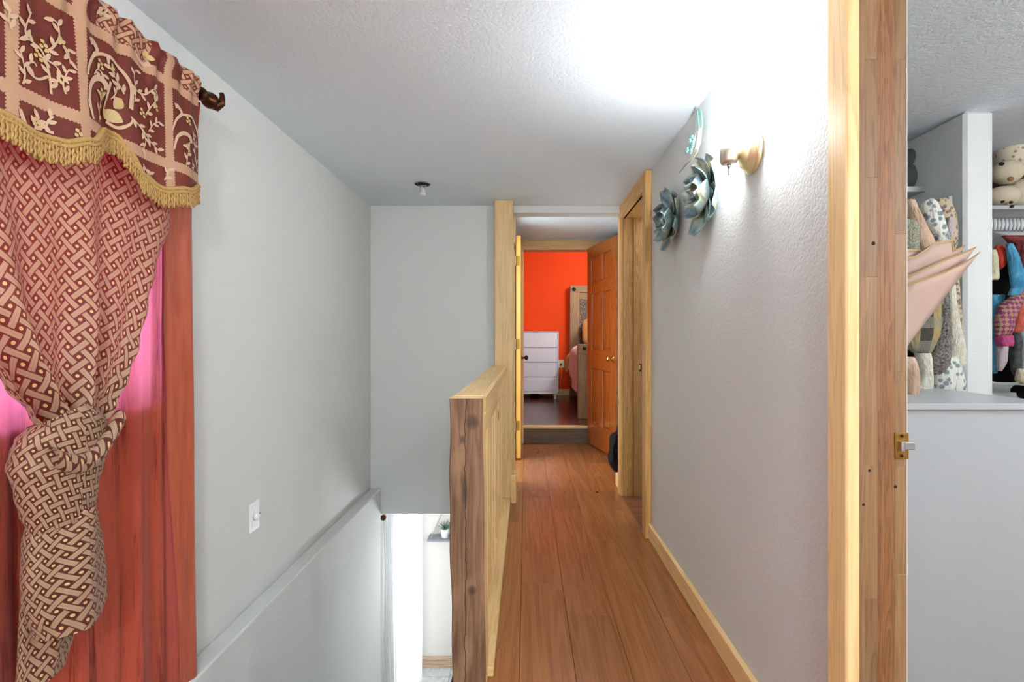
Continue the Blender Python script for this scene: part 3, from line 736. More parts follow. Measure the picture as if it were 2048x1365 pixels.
# right edge panel
arch([(338, 262), (345, 240), (357, 228), (350, 215), (343, 212)], .004, .014)
arch([(356, 230), (375, 235), (390, 255), (396, 275)], .006, .010)
arch([(340, 300), (346, 275), (358, 268), (370, 275), (374, 288)], .005, .016)
vine([(358, 335), (362, 315), (366, 300), (362, 292)], .004, 6, .020)
vine([(392, 345), (386, 320), (384, 300), (390, 285)], .006, 3, .02)
cluster(362, 298); cluster(366, 244)
vine([(40, 170), (44, 150), (40, 120), (34, 100)], .004, 5, .018)
vine([(120, 190), (116, 170), (122, 150), (128, 140)], .004, 5, .018)
vine([(180, 150), (190, 140), (200, 145), (206, 155)], .0035, 4, .018)
vine([(228, 200), (236, 185), (232, 165)], .0035, 4, .016)
vine([(268, 205), (270, 190), (266, 150), (272, 140)], .0035, 5, .018)
vine([(296, 265), (306, 250), (318, 245)], .0035, 5, .018)
vine([(374, 320), (378, 335), (372, 345)], .0035, 4, .016)
vine([(378, 262), (384, 275), (380, 290)], .0035, 4, .016)
vine([(20, 60), (14, 40), (18, 20)], .004, 4, .02)
# lower left strip and top row
arch([(60, 268), (45, 255), (38, 235), (34, 220)], .014, .005)
vine([(98, 268), (85, 262), (88, 245), (98, 235)], .006, 4)
vine([(62, 262), (66, 250), (72, 236)], .004, 4); cluster(62, 250); cluster(134, 272)
vine([(285, 330), (292, 345), (300, 352)], .004, 4); vine([(325, 362), (330, 350), (332, 338)], .004, 3)
arch([(268, 100), (276, 118), (286, 130), (298, 128)], .004, .012); leaf(pxv(284, 108), .6, .022, .014, eg); leaf(pxv(290, 112), .1, .022, .014, eg)
vine([(196, 30), (205, 20), (190, 15)], .005, 4)
em.build('vine_embroidery', M['embroidery'], val, recalc=False)['kind'] = 'stuff'
eg.build('berry_embroidery', M['embgold'], val, recalc=False)['kind'] = 'stuff'
# gold fringe: header braid and twisted strands
fr = MB(); NS = 330
ys = [lerp(.31, 1.431, k/NS) for k in range(NS+1)]
def fz_(Y): return interp(ZB, Y)
fr.tube([(vx(Y, fz_(Y))+.004, Y-.006, fz_(Y)+.003) for Y in ys[::3]], .006, 8)
fr.tube([(vx(Y, fz_(Y))+.005, Y-.006, fz_(Y)-.007) for Y in ys[::3]], .0045, 8)
for k, Y in enumerate(ys):
    z = fz_(Y); x = vx(Y, z)+.004+.002*(k % 2); L = .046+.004*sin(k*1.7); y = Y-.006
    lean = .0015*sin(k*.9)
    n = 8
    fr.tube([(x+.0012*sin(i*2.2+k), y+lean*i/n+.0012*cos(i*2.2+k), z-L*i/n) for i in range(n+1)], [.0022+.0005*(i % 2) for i in range(n+1)], 5)
fo = fr.build('fringe', M['fringe'], val, smooth=True); fo['kind'] = 'stuff'
# ------------------------------------------------------------------ wall sconce
SY, SZ = 1.487, 1.705
sc = thing('wall_sconce', (XR, SY, SZ), 'bare-bulb wall sconce with satin metal socket and gold base on the right wall', 'lamp')
MB().lathe([(.062, 0), (.064, .004), (.063, .012), (.055, .017), (.052, .019), (.049, .028), (.036, .034), (.024, .040), (.017, .048), (.015, .056), (.016, .064)], (XR-.001, SY, SZ), (-1, 0, 0), 32).build('backplate', M['goldsatin'], sc, smooth=True)
cx = XR-.078
MB().lathe([(.0, -.032), (.012, -.032), (.022, -.030), (.026, -.024), (.0265, .0), (.0265, .034), (.0235, .034), (.023, .012), (.0, .012)], (cx, SY, SZ-.004), (0, 0, 1), 28).build('socket_cup', M['nickel'], sc, smooth=True)
MB().lathe([(.006, 0), (.006, -.008), (.0035, -.010), (.003, -.028), (.004, -.030), (.001, -.033)], (cx, SY, SZ-.036), (0, 0, 1), 12).build('switch', M['chrome'], sc, smooth=True)
MB().lathe([(.013, .0), (.014, .018), (.022, .036), (.030, .058), (.030, .072), (.022, .090), (.010, .098), (.001, .100)], (cx, SY, SZ+.010), (0, 0, 1), 20).build('bulb', M['bulb'], sc, smooth=True)
# ------------------------------------------------------------------ metal lotus flowers on the right wall
g = G('patina_metal'); o = g.obj(); n1 = g.noise(o, 16, 3, .5, .6)
g.P(Base_Color=g.ramp(n1, [(.28, srgb(92, 100, 112)), (.42, srgb(128, 152, 168)), (.52, srgb(150, 172, 166)), (.62, srgb(200, 200, 172)), (.75, srgb(130, 128, 124))]), Metallic=.55, Roughness=.36); M['patina'] = g.m
def metal_flower(name, c, rad, label, seed, tilt=0):
    f = thing(name, c, label, 'wall ornament', 'metal lotus flowers on the right wall'); rr = random.Random(seed)
    c = Vector(c)
    layers = [(5, 1.0, .012, .45), (4, .78, .030, .85), (3, .55, .046, 1.15), (2, .34, .058, 1.5)]
    for li, (n, sc_, base, cup) in enumerate(layers):
        for k in range(n):
            a = 2*PI*k/n+li*.45+rr.uniform(-.12, .12); ln = rad*sc_*rr.uniform(.92, 1.08); wd = rad*.95*sc_**.7*rr.uniform(.92, 1.1); cu = cup*rr.uniform(.8, 1.2)
            d = Vector((0, cos(a), sin(a))); t = Vector((0, -sin(a), cos(a))); nrm = Vector((-1, 0, 0))
            def pf(u, v):
                w = wd/2*(sin(PI*(.10+.84*v))**.62)
                x = (u-.5)*2
                r = ln*(v*cos(cu*v*.8)+.08); h = base+ln*(sin(cu*v)*.55)*v-.012*(1-abs(x)**2)*(1-v*.3)+.010*x*x
                return c+d*r+t*(w*x)+nrm*(h*1.0)
            MB().grid(8, 12, pf).build('petal', M['patina'], f, smooth=True, solid=.0012)
    MB().lathe([(.03, 0), (.028, .01), (.012, .02), (.008, .055), (.012, .06), (.001, .07)], c, (-1, 0, 0), 14).build('stud', M['patina'], f, smooth=True)
    return f
f1 = PX(1424, 386, XR); f2 = PX(1352, 440, XR)
metal_flower('metal_flower', (XR-.001, f1.y, f1.z), .150, 'blue-green metal lotus flower hanging nearest the sconce', 3)
metal_flower('metal_flower', (XR-.001, f2.y, f2.z), .150, 'blue-green metal lotus flower beside the pine door frame', 5)
# dried posy of wire and teal buds above the nearer flower
hp = PX(1397, 215, XR-.012); pos = thing('hanging_posy', hp, 'pale wire and grass posy with teal buds hung above the metal flower', 'wall ornament')
M['wire'] = plain('pale_wrapped_wire', srgb(226, 226, 200), .5, var=.08); M['teal'] = plain('teal_bud', srgb(150, 208, 198), .5, var=.12)
def pw(px, py, off=.02): q = PX(px, py, XR-off); return q
MB().tube([pw(1399, 262), pw(1395, 235), pw(1396, 217), pw(1402, 222), pw(1405, 245), pw(1403, 265)], .0028, 6).build('hanging_loop', M['teal'], pos, smooth=True)
MB().tube([pw(1399, 262), pw(1397, 236), pw(1399, 224), pw(1403, 240), pw(1402, 262)], .0024, 6).build('hanging_loop', M['teal'], pos, smooth=True)
for k in range(5):
    MB().tube([pw(1403-k, 256, .02+.004*k), pw(1401-k*1.6, 285, .02+.004*k), pw(1394-k*1.5, 305, .02), pw(1385-k*1.5, 318, .02), pw(1376-k*4.5, 326+k*5, .024)], .0022, 6).build('stem', M['wire'], pos, smooth=True)
MB().tube([pw(1401, 262), pw(1393, 262, .03), pw(1390, 275, .035), pw(1394, 292, .03)], .002, 6).build('stem', M['wire'], pos, smooth=True)
for k, (px, py) in enumerate(((1386, 276), (1382, 283), (1388, 288), (1380, 296), (1384, 302), (1377, 300), (1389, 281), (1385, 293))):
    p = pw(px, py, .035+.006*(k % 3)); b = MB()
    for j in range(5): b.sphere(p+Vector((-.004, .007*cos(j*1.26), .007*sin(j*1.26))), .0055, n=8, m=5)
    b.build('bud', M['teal'], pos, smooth=True)
# ------------------------------------------------------------------ ceiling junction box with bare lampholder
jc = Vector((-.64, 2.95, H)); jb = thing('ceiling_lampholder', jc, 'bare wired lampholder dangling from a ceiling hole drawn as a dark disc', 'lamp fitting')
MB().lathe([(.050, -.0005), (.050, .0), (.047, -.003), (.046, -.0015), (.0, -.0015)], jc, (0, 0, 1), 20).build('dark_hole_disc', M['dark'], jb)  # flat dark disc under the ceiling, painted as the shade inside the hole
MB().lathe([(.052, -.0005), (.052, -.003), (.046, -.004), (.046, -.0005)], jc, (0, 0, 1), 20, caps=False).build('box_rim', M['chrome'], jb)
def J(px, py): return P(px, py, 2.95)
for pts in ([(838, 367), (841, 376), (840, 384), (843, 389)], [(851, 366), (850, 374), (851, 384), (848, 388)], [(836, 366), (844, 374), (850, 370), (846, 378), (841, 381)]):
    MB().tube([J(*q) for q in pts], .0025, 6).build('wire', M['chrome'], jb, smooth=True)
MB().lathe([(.008, .03), (.014, .026), (.014, .0), (.020, -.004), (.020, -.012), (.010, -.016), (.0, -.016)], J(845, 386), (0, .1, 1), 14).build('lampholder', M['plastic'], jb, smooth=True)
MB().bbox(J(838, 366).x, J(853, 366).x, 2.945, 2.955, H-.012, H-.006, .001).build('mounting_strap', M['chrome'], jb)
# ------------------------------------------------------------------ light switch plate on the left wall
p = PX(507, 1033, XL); swp = thing('dimmer_switch', (XL, p.y, p.z), 'white dimmer switch plate low on the left wall', 'switch')
MB().bbox(XL, XL+.006, p.y-.036, p.y+.036, p.z-.060, p.z+.060, .003).build('plate', M['plastic'], swp)
MB().bbox(XL+.005, XL+.008, p.y-.022, p.y+.022, p.z-.046, p.z+.046, .0015).build('inset', M['whitetrim'], swp)
MB().lathe([(.016, 0), (.015, .010), (.012, .014), (.001, .015)], (XL+.008, p.y, p.z), (1, 0, 0), 18).build('dial', M['plastic'], swp, smooth=True)
MB().lathe([(.003, 0), (.003, .001), (.001, .002)], (XL+.0225, p.y+.006, p.z+.010), (1, 0, 0), 8).build('pointer', M['dark'], swp)
# ------------------------------------------------------------------ helper: soft body traced row by row, with depth
def rowloft(rows, Y, depth, n=18, wrinkle=.0, seed=0, taper=True, slope=0):
    """rows: (py, pxL, pxR); gives rings of real thickness around the depth plane Y"""
    rr = random.Random(seed); ph = rr.uniform(0, 6); out = []
    sub = []
    for (a, b) in zip(rows, rows[1:]):
        k = max(2, int(abs(b[0]-a[0])/6))
        for i in range(k): sub.append(tuple(lerp(a[c], b[c], i/k) for c in range(3)))
    sub.append(rows[-1]); N = len(sub)
    for i, (py, l, r) in enumerate(sub):
        t = i/(N-1); yy = Y+slope*t
        A, B = P(l, py, yy), P(r, py, yy); c = (A+B)/2; hw = (B.x-A.x)/2
        d = depth*(min(1, math.sqrt(max(.02, sin(PI*min(1, t*.9+.06))*1.4))) if taper else 1)
        out.append([Vector((c.x+hw*cos(2*PI*j/n), c.y+d/2*sin(2*PI*j/n)*(1+wrinkle*sin(7*2*PI*j/n+ph+t*4)), c.z+wrinkle*.01*sin(5*j+ph))) for j in range(n)])
    mb = MB(); mb.loft(out); return mb
# ------------------------------------------------------------------ bedroom furniture
dr_ = thing('white_dresser', (.10, 7.6, BF), 'white four-drawer dresser against the red bedroom wall', 'dresser')
DX0, DX1, DY0, DY1, DZ0, DZ1 = -.30, .497, 7.45, 7.94, .265, 1.235
b = MB(); b.bbox(DX0, DX0+.018, DY0, DY1, DZ0, DZ1, .002); b.bbox(DX1-.018, DX1, DY0, DY1, DZ0, DZ1, .002); b.bbox(DX0, DX1, DY0, DY1, DZ1-.018, DZ1, .002); b.bbox(DX0, DX1, DY0, DY1, DZ0, DZ0+.03, .002); b.box(DX0+.01, DX1-.01, DY0+.03, DY1-.01, DZ0+.01, DZ1-.01)
b.build('carcass', M['white2'], dr_)
dh = (DZ1-.022-DZ0-.034)/4
for k in range(4):
    z0 = DZ0+.034+k*dh
    MB().bbox(DX0+.021, DX1-.021, DY0+.002, DY0+.03, z0+.005, z0+dh-.005, .002).build('drawer', M['white2'], dr_)
for x in (DX0+.03, DX1-.07):
    for y in (DY0+.02, DY1-.06): MB().bbox(x, x+.035, y, y+.035, BF, DZ0, .002).build('leg', M['white2'], dr_)
MB().bbox(DX0+.05, .25, 7.62, 7.86, BF, BF+.06, .01)
tag(MB().bbox(.06, .20, 7.55, 7.8, BF, BF+.045, .012).build('storage_pouch', M['black']), 'black flat pouch under the white dresser', 'pouch')
# outlet with cord
oc = P(1122, 728, 7.965); ou = thing('wall_outlet', (oc.x, 7.97, oc.z), 'ivory wall outlet with plugged-in cord beside the white dresser', 'outlet')
MB().bbox(oc.x-.055, oc.x+.055, 7.963, 7.9695, oc.z-.065, oc.z+.065, .002).build('plate', M['ivory'], ou)
for dz in (.025, -.025): MB().bbox(oc.x-.018, oc.x+.018, 7.959, 7.965, oc.z+dz-.016, oc.z+dz+.016, .002).build('socket', M['ivory'], ou)
MB().bbox(oc.x-.016, oc.x+.014, 7.935, 7.96, oc.z-.03, oc.z+.005, .004).build('plug', M['dark'], ou)
MB().tube([P(1123, 733, 7.94), P(1123, 755, 7.935), P(1120, 765, 7.93), P(1121, 775, 7.93), P(1126, 784, 7.94)], .003, 6).build('cord', M['ivory'], ou, smooth=True)
# bed
M['wicker'] = None
g = G('dark_carved_panel'); vo = g.n('ShaderNodeTexVoronoi', Vector=g.obj(), Scale=60.0, feature='F1'); g.P(Base_Color=g.ramp(vo.outputs['Distance'], [(.1, srgb(58, 46, 38)), (.5, srgb(112, 94, 80)), (.8, srgb(150, 132, 112))]), Roughness=.6).bump(vo.outputs['Distance'], .6, .01); M['wicker'] = g.m
bed = thing('rustic_bed', (1.4, 6.8, BF), 'rustic wooden bed with round nail heads against the red wall', 'bed')
HX, HY = .708, 7.80
MB().bbox(HX, HX+.155, HY, HY+.09, BF, 1.985, .004).build('headboard_post', M['bedwood'], bed)
MB().bbox(HX+1.55, HX+1.705, HY, HY+.09, BF, 1.985, .004).build('headboard_post', M['bedwood'], bed)
MB().bbox(HX+.001, HX+1.704, HY-.004, HY+.086, 1.875, 1.987, .004).build('headboard_rail', M['bedwoodX'], bed)
MB().bbox(HX+.155, HX+1.55, HY+.02, HY+.07, 1.76, 1.872, .004).build('headboard_rail', M['bedwoodX'], bed)
MB().bbox(HX+.155, HX+1.55, HY+.035, HY+.06, .6, 1.76, .003).build('headboard_panel', M['wicker'], bed)
def nail(px, py, Y, r):
    c = P(px, py, Y); MB().lathe([(r, 0), (r*.9, .012), (r*.5, .02), (.001, .022)], c, (0, -1, 0), 14).build('nail_head', M['dark'], bed, smooth=True)
nail(1148, 579, HY-.004, .032)
FY = 5.65
MB().bbox(.606, .72, FY, FY+.09, BF, 1.058, .004).build('footboard_post', M['bedwood'], bed)
MB().bbox(2.2, 2.314, FY, FY+.09, BF, 1.058, .004).build('footboard_post', M['bedwood'], bed)
MB().bbox(.604, 2.316, FY-.005, FY+.085, .95, 1.06, .004).build('footboard_rail', M['bedwoodX'], bed)
MB().bbox(.72, 2.2, FY+.02, FY+.07, .42, .95, .003).build('footboard_panel', M['bedwoodX'], bed)
nail(1169, 697, FY-.005, .022)
MB().bbox(.70, .74, FY+.09, HY, .36, .60, .004).build('side_rail', M['bedwood'], bed)
MB().bbox(.745, 2.2, FY+.10, HY-.01, .45, .80, .06).build('mattress', M['white2'], bed)
g = G('pink_quilt'); o = g.obj(); wz = g.noise(g.mapping(o, (1, 1, .3)), 40, 3, .6, 1)
g.P(Base_Color=g.mix(wz, srgb(196, 148, 136), srgb(238, 206, 196)), Roughness=.85).bump(wz, .8, .01); M['quilt'] = g.m
def quilt(u, v):
    # from on top of the mattress, over the edge and down its side
    y = lerp(FY+.12, 7.25, u); s = v*1.25
    hem = .62-.34*(1-u)*.9+.05*sin(u*9)
    if s < .45: x, z = lerp(1.5, .80, s/.45), 1.02+.01*sin(u*20+s*9)
    else:
        t = (s-.45)/.8; a = min(t*4, 1)*PI/2
        x = .80-.14*sin(a)-.02*t+.012*sin(u*26+t*3); z = 1.02-.13*(1-cos(a))-max(0, t-.25)*(.87-hem)/.75
    return Vector((x, y, z))
tag(MB().grid(50, 50, quilt).build('quilt', M['quilt'], smooth=True, solid=.012), 'pale pink ruffled quilt hanging over the near side of the bed', 'bedding')
M['gold'] = plain('gold_woven_fabric', srgb(206, 152, 84), .8, var=.15, bump=.5, bscale=160)
def thr(u, v):
    y = lerp(7.28, 7.62, u); s = v
    if s < .3: x, z = lerp(1.4, .80, s/.3), 1.0
    else:
        t = (s-.3)/.7; x = .80-.15*min(1, t*3)-.03*t+.015*sin(u*14); z = 1.0-.05*min(1, t*3)-.34*t
    return Vector((x, y, z+.01*sin(u*12)))
tag(MB().grid(24, 24, thr).build('gold_throw', M['gold'], smooth=True, solid=.014), 'gold throw hanging off the head end of the bed', 'blanket')
pl = MB(); pc_ = P(1180, 665, 7.3); pl.sphere((pc_.x+.14, 7.42, 1.235), .27, .10, .22, 32, 20, fn=lambda d: 1/max(.6, (abs(d.x)**5+abs(d.z)**5+abs(d.y)**2.2)**(1/5))*.92+.012*sin(d.x*20+d.z*9))
tag(pl.build('gold_pillow', M['gold'], smooth=True), 'gold textured pillow propped against the headboard', 'pillow')
pl = MB(); pl.sphere((1.07, 7.68, 1.235), .20, .09, .22, 20, 14, fn=lambda d: 1+.2*(abs(d.x)*abs(d.z)))
tag(pl.build('dark_pillow', M['black'], smooth=True), 'dark pillow behind the gold pillow on the bed', 'pillow')
# backpack leaning in the vestibule
bp = thing('backpack', (.76, 3.9, 0), 'black backpack slumped on the floor behind the wall end', 'bag')
def bpk(d): return 1+.08*sin(d.z*7+d.x*3)+.06*sin(d.y*9)
MB().sphere((.775, 3.90, .20), .105, .13, .198, 22, 16, fn=bpk).build('body', M['black'], bp, smooth=True)
MB().sphere((.80, 3.94, .36), .06, .09, .11, 16, 12).build('top_pouch', M['black'], bp, smooth=True)
MB().tube([(.775, 3.80, .42), (.715, 3.79, .36), (.69, 3.80, .26), (.70, 3.82, .14)], .010, 8).build('strap', M['black'], bp, smooth=True)
MB().bbox(.695, .715, 3.785, 3.80, .335, .36, .003).build('buckle', M['dark'], bp)
# small white hook on the vestibule ceiling edge
hk = P(1036, 434, 3.60); ho = thing('ceiling_hook', (hk.x, 3.60, hk.z), 'tiny white hook beside the header above the tall post', 'hook')
MB().tube([(hk.x, 3.60, 2.2), (hk.x, 3.60, hk.z+.02), (hk.x+.012, 3.60, hk.z+.005), (hk.x+.006, 3.60, hk.z-.012), (hk.x-.008, 3.60, hk.z-.008)], .0035, 8).build('hook', M['plastic'], ho, smooth=True)
# ------------------------------------------------------------------ lower storey things
g = G('white_waffle'); o = g.obj(); s = g.n('ShaderNodeSeparateXYZ', Vector=o)
ck = g.ma('MAXIMUM', g.ma('GREATER_THAN', g.ma('SINE', g.ma('MULTIPLY', s.outputs[1], 480)), .8), g.ma('GREATER_THAN', g.ma('SINE', g.ma('MULTIPLY', s.outputs[2], 480)), .8))
M['waffle'] = cloth_shader(g, g.mix(ck, srgb(250, 250, 250), srgb(214, 216, 218)), g.mix(ck, (.85,.85,.86,1), (.5,.5,.52,1)), .45, .8, .1, ck, .4)
g = G('white_sheer'); M['wsheer'] = cloth_shader(g, srgb(245, 245, 245), (.98, .98, .98, 1), .6, .8, .1)
RX, RZ = -1.065, -.205
lr = thing('lower_curtain_rod', (RX, 3.6, RZ), 'grey curtain rod end with dark cap under the stairwell wall', 'curtain rod')
MB().tube([(RX, 3.57, RZ), (RX, 4.9, RZ)], .018, 14).build('rod', M['plastic'], lr, smooth=True)
MB().lathe([(.021, 0), (.021, -.012), (.016, -.016), (.001, -.018)], (RX, 3.575, RZ), (0, 1, 0), 16).build('end_cap', M['bronze'], lr, smooth=True)
MB().bbox(X0, X0+.006, 3.60, 3.64, RZ-.05, RZ+.05, .002).tube([(X0, 3.62, RZ-.01), (RX, 3.62, RZ-.018)], .006, 8).build('bracket', M['plastic'], lr)
def wc(u, v):
    y = lerp(3.575, 3.86, u); z = lerp(RZ+.02, LOW+.02, v)
    return Vector((RX-.004+.018*sin(u*17+v*1.2)+.01*sin(v*5+u*4), y+.012*sin(v*4)*u, z))
tag(MB().grid(40, 40, wc).build('waffle_curtain', M['waffle'], smooth=True, recalc=False), 'white waffle-weave curtain edge under the stairwell wall', 'curtain')
def wc2(u, v):
    y = lerp(3.84, 4.78, u); z = lerp(RZ+.02, LOW+.02, v)
    return Vector((RX+.022*sin(u*46+v)+.008*sin(u*90+2*v), y+(.03*sin(v*3.5) if u > .9 else 0), z))
tag(MB().grid(120, 20, wc2).build('white_sheer_curtain', M['wsheer'], smooth=True, recalc=False), 'bright white sheer curtain filling the lower opening', 'curtain')
M['greyboard'] = plain('grey_painted_board', srgb(128, 134, 140), .5, var=.08); M['rope'] = plain('jute_rope', srgb(190, 172, 148), .9, var=.2, bump=.6, bscale=400)
shz = -.915
shf = thing('hanging_shelf', (-.75, 4.93, shz), 'grey board shelf hung on rope on the lower wall', 'shelf')
MB().bbox(-1.01, -.45, 4.86, 5.015, shz-.018, shz, .002).build('board', M['greyboard'], shf)
for x in (-.985, -.475):
    for y in (4.88, 4.99):
        MB().tube([(x, y, shz-.02), (x+(.06 if x < -.7 else -.06), y+(5.005-y)*.4, shz+.12), (x+(.23 if x < -.7 else -.23), 5.005, shz+.50)], .004, 6).build('rope', M['rope'], shf, smooth=True)
M['leaf'] = plain('succulent_green', srgb(104, 140, 104), .5, var=.25); M['leafp'] = plain('succulent_grey_purple', srgb(122, 112, 122), .5, var=.25); M['soil'] = plain('green_moss', srgb(70, 110, 70), .9)
def succulent(x, y, label, ma_, n, ln, spread):
    t = thing('potted_succulent', (x, y, shz), label, 'potted plant', 'succulents on the hanging shelf')
    MB().lathe([(.0, .0), (.030, .0), (.034, .004), (.040, .082), (.040, .088), (.036, .088), (.035, .075), (.0, .075)], (x, y, shz), (0, 0, 1), 20).build('pot', M['whitetrim'], t, smooth=True)
    MB().lathe([(.035, 0), (.02, .008), (.001, .01)], (x, y, shz+.075), (0, 0, 1), 14).build('moss', M['soil'], t)
    rr = random.Random(n)
    for k in range(n):
        a = k*2.4; e = spread*math.sqrt((k+.5)/n); d = Vector((cos(a)*sin(e), sin(a)*sin(e), cos(e))); p0 = Vector((x, y, shz+.08))
        L = ln*rr.uniform(.8, 1.1)
        MB().tube([p0+d*.005, p0+d*L*.4+Vector((0, 0, .002)), p0+d*L*.8, p0+d*L], [.004, .0045, .0028, .0006], 5).build('leaf', ma_, t, smooth=True)
succulent(-.838, 4.93, 'spiky grey-green succulent in a white pot on the hanging shelf', M['leaf'], 22, .10, 1.25)
succulent(-.735, 4.96, 'purple-grey succulent in a white pot next to the end post', M['leafp'], 16, .12, 1.4)
# ------------------------------------------------------------------ closet room
wd = thing('white_chest', (1.3, 1.47, 0), 'large plain white chest of drawers behind the pine door frame', 'dresser')
CZ = .93
b = MB(); b.bbox(.95, 1.64, 1.485, 2.36, .0, CZ-.02, .002); b.build('carcass', M['white'], wd)
MB().bbox(.945, 1.645, 1.466, 2.37, CZ-.02, CZ, .002).build('top', M['white'], wd)
MB().bbox(.95, 1.64, 1.478, 1.486, .0, CZ-.0215, .001).build('side_panel', M['white'], wd)
for k in range(4):
    MB().bbox(1.64, 1.656, 1.50, 2.34, .05+k*.215, .255+k*.215, .002).build('drawer', M['white'], wd)
# bouquet wrap
g = G('blush_paper'); g.P(Base_Color=g.mix(g.noise(g.obj(), 5, 2), srgb(214, 178, 160), srgb(232, 206, 190)), Roughness=.55)
M['paper'] = cloth_shader(g, g.mix(g.noise(g.obj(), 5, 2), srgb(216, 180, 162), srgb(234, 206, 190)), srgb(235, 205, 185), .25, .5, .05)
M['goldedge'] = plain('matte_gold_edge', srgb(190, 150, 90), .45, var=.1)
M['sheetclear'] = plain('pale_inner_paper', srgb(228, 216, 200), .5, var=.05)
bq = thing('bouquet_wrap', (1.22, 1.70, CZ), 'blush pink bouquet wrapping paper with gold edges on the white chest', 'bouquet')
def sheet(pts, gold, Y, bow, mat='paper'):
    # pts: bottom polyline -> top polyline as two rails of pixels; a curved thin sheet
    (b0, b1), top = pts
    n = len(top)
    def at(q, t, k): p = P(q[0], q[1], Y-bow*sin(PI*(.15+.7*k))*t); return p
    rows_ = []
    for i in range(11):
        t = i/10; row = []
        for k in range(n):
            s = k/(n-1); bx, by = lerp(b0[0], b1[0], s), lerp(b0[1], b1[1], s)
            row.append(at((lerp(bx, top[k][0], t), lerp(by, top[k][1], t)), t, s))
        rows_.append(row)
    mb = MB(); mb.loft(rows_, close=False); o_ = mb.build('paper_sheet', M[mat], bq, smooth=True, solid=.0008, recalc=False)
    e = MB(); L = []
    for k in range(n):
        p = rows_[-1][k]; q = rows_[-2][k]; d = (q-p).normalized(); L.append([p+Vector((0, -.0016, 0)), p+d*.009+Vector((0, -.0016, 0))])
    e.loft(L, close=False); e.build('gold_edge', M['goldedge'], o_, solid=.0006, recalc=False)
base = ((1722, 780), (1747, 780))
sheet((base, [(1790, 500), (1815, 498), (1845, 500), (1873, 484), (1889, 519), (1905, 515)]), 1, 1.79, .02)
sheet((base, [(1790, 520), (1830, 512), (1873, 484), (1905, 480), (1908, 500), (1930, 491)]), 1, 1.77, .03)
sheet((base, [(1780, 560), (1825, 548), (1889, 519), (1930, 503), (1953, 493)]), 1, 1.74, .05)
sheet((base, [(1780, 580), (1838, 560), (1890, 543), (1927, 526), (1960, 504)]), 1, 1.71, .06)
MB().lathe([(.03, 0), (.05, .005), (.06, .10), (.045, .16), (.055, .19)], (1.19, 1.72, CZ+.001), (0, 0, 1), 20).build('wrapped_base', M['paper'], bq, smooth=True)
# coats and hats hung on the stub wall
def fabric(name, c1, c2, scale, rough=.85, kind='noise', c3=None):
    g = G(name); o = g.obj()
    if kind == 'noise': col = g.ramp(g.noise(o, scale, 4, .65), [(.35, c1), (.62, c2)])
    elif kind == 'floral':
        vo = g.n('ShaderNodeTexVoronoi', Vector=o, Scale=float(scale)); nz = g.noise(o, scale*2.4, 2)
        col = g.mix(g.ramp(vo.outputs['Distance'], [(.34, (1,1,1,1)), (.5, (0,0,0,1))]), c1, g.mix(nz, c2, c3 or c2))
    elif kind == 'plaid':
        s = g.n('ShaderNodeSeparateXYZ', Vector=o)
        a = g.ma('GREATER_THAN', g.ma('SINE', g.ma('MULTIPLY', s.outputs[0], scale)), .1); b_ = g.ma('GREATER_THAN', g.ma('SINE', g.ma('MULTIPLY', s.outputs[2], scale)), .1)
        col = g.mix(a, c1, c2); col = g.mix(g.ma('MULTIPLY', b_, .6), col, c3)
    elif kind == 'argyle':
        s = g.n('ShaderNodeSeparateXYZ', Vector=o); x_ = g.ma('MULTIPLY', s.outputs[0], scale); z_ = g.ma('MULTIPLY', s.outputs[2], scale*.75)
        p_ = g.ma('FLOORED_MODULO', g.ma('ADD', g.ma('FLOOR', g.ma('ADD', x_, z_)), g.ma('FLOOR', g.ma('SUBTRACT', x_, z_))), 2)
        col = g.mix(p_, c1, c2)
    g.P(Base_Color=col, Roughness=rough).bump(g.ma('ADD', g.ma('MULTIPLY', g.noise(o, 350, 2), .12), g.noise(g.mapping(o, (1, 1, .3)), 32, 3, .6, .8)), .9, .02); return g.m
FB = dict(
 plaid=fabric('brown_plaid_wool', srgb(70, 66, 58), srgb(168, 146, 96), 70, kind='plaid', c3=srgb(140, 138, 122)),
 tweed=fabric('brown_blue_boucle', srgb(74, 58, 40), srgb(150, 146, 140), 130),
 cream=fabric('cream_knit', srgb(206, 200, 178), srgb(228, 222, 204), 60),
 bluefl=fabric('blue_floral_cotton', srgb(224, 224, 214), srgb(120, 132, 160), 46, kind='floral', c3=srgb(140, 156, 130)),
 brownfl=fabric('tan_floral_cotton', srgb(196, 178, 148), srgb(140, 96, 74), 60, kind='floral', c3=srgb(110, 112, 130)),
 beige=fabric('beige_suede', srgb(198, 164, 138), srgb(214, 184, 158), 12),
 olive=fabric('olive_speckled_wool', srgb(98, 100, 80), srgb(176, 172, 150), 160),
 black=M['black'],
 red=fabric('red_cotton', srgb(168, 40, 26), srgb(206, 66, 44), 30), coral=fabric('coral_jersey', srgb(176, 72, 58), srgb(206, 104, 84), 24),
 blue=fabric('sky_blue_cotton', srgb(54, 132, 172), srgb(96, 176, 212), 12), maroon=fabric('maroon_cotton', srgb(104, 40, 40), srgb(140, 62, 56), 24),
 argyle=fabric('purple_argyle_knit', srgb(148, 60, 112), srgb(176, 142, 108), 62, kind='argyle'), pink=fabric('magenta_rib', srgb(160, 52, 104), srgb(186, 74, 124), 50),
 lilac=fabric('pale_lilac_cotton', srgb(178, 164, 170), srgb(202, 188, 190), 20), grey=fabric('charcoal_jersey', srgb(66, 68, 70), srgb(92, 94, 96), 30),
 sage=fabric('grey_sage_cotton', srgb(116, 130, 128), srgb(150, 162, 156), 22), paleyellow=fabric('pale_cream_cotton', srgb(206, 198, 160), srgb(224, 216, 186), 22))
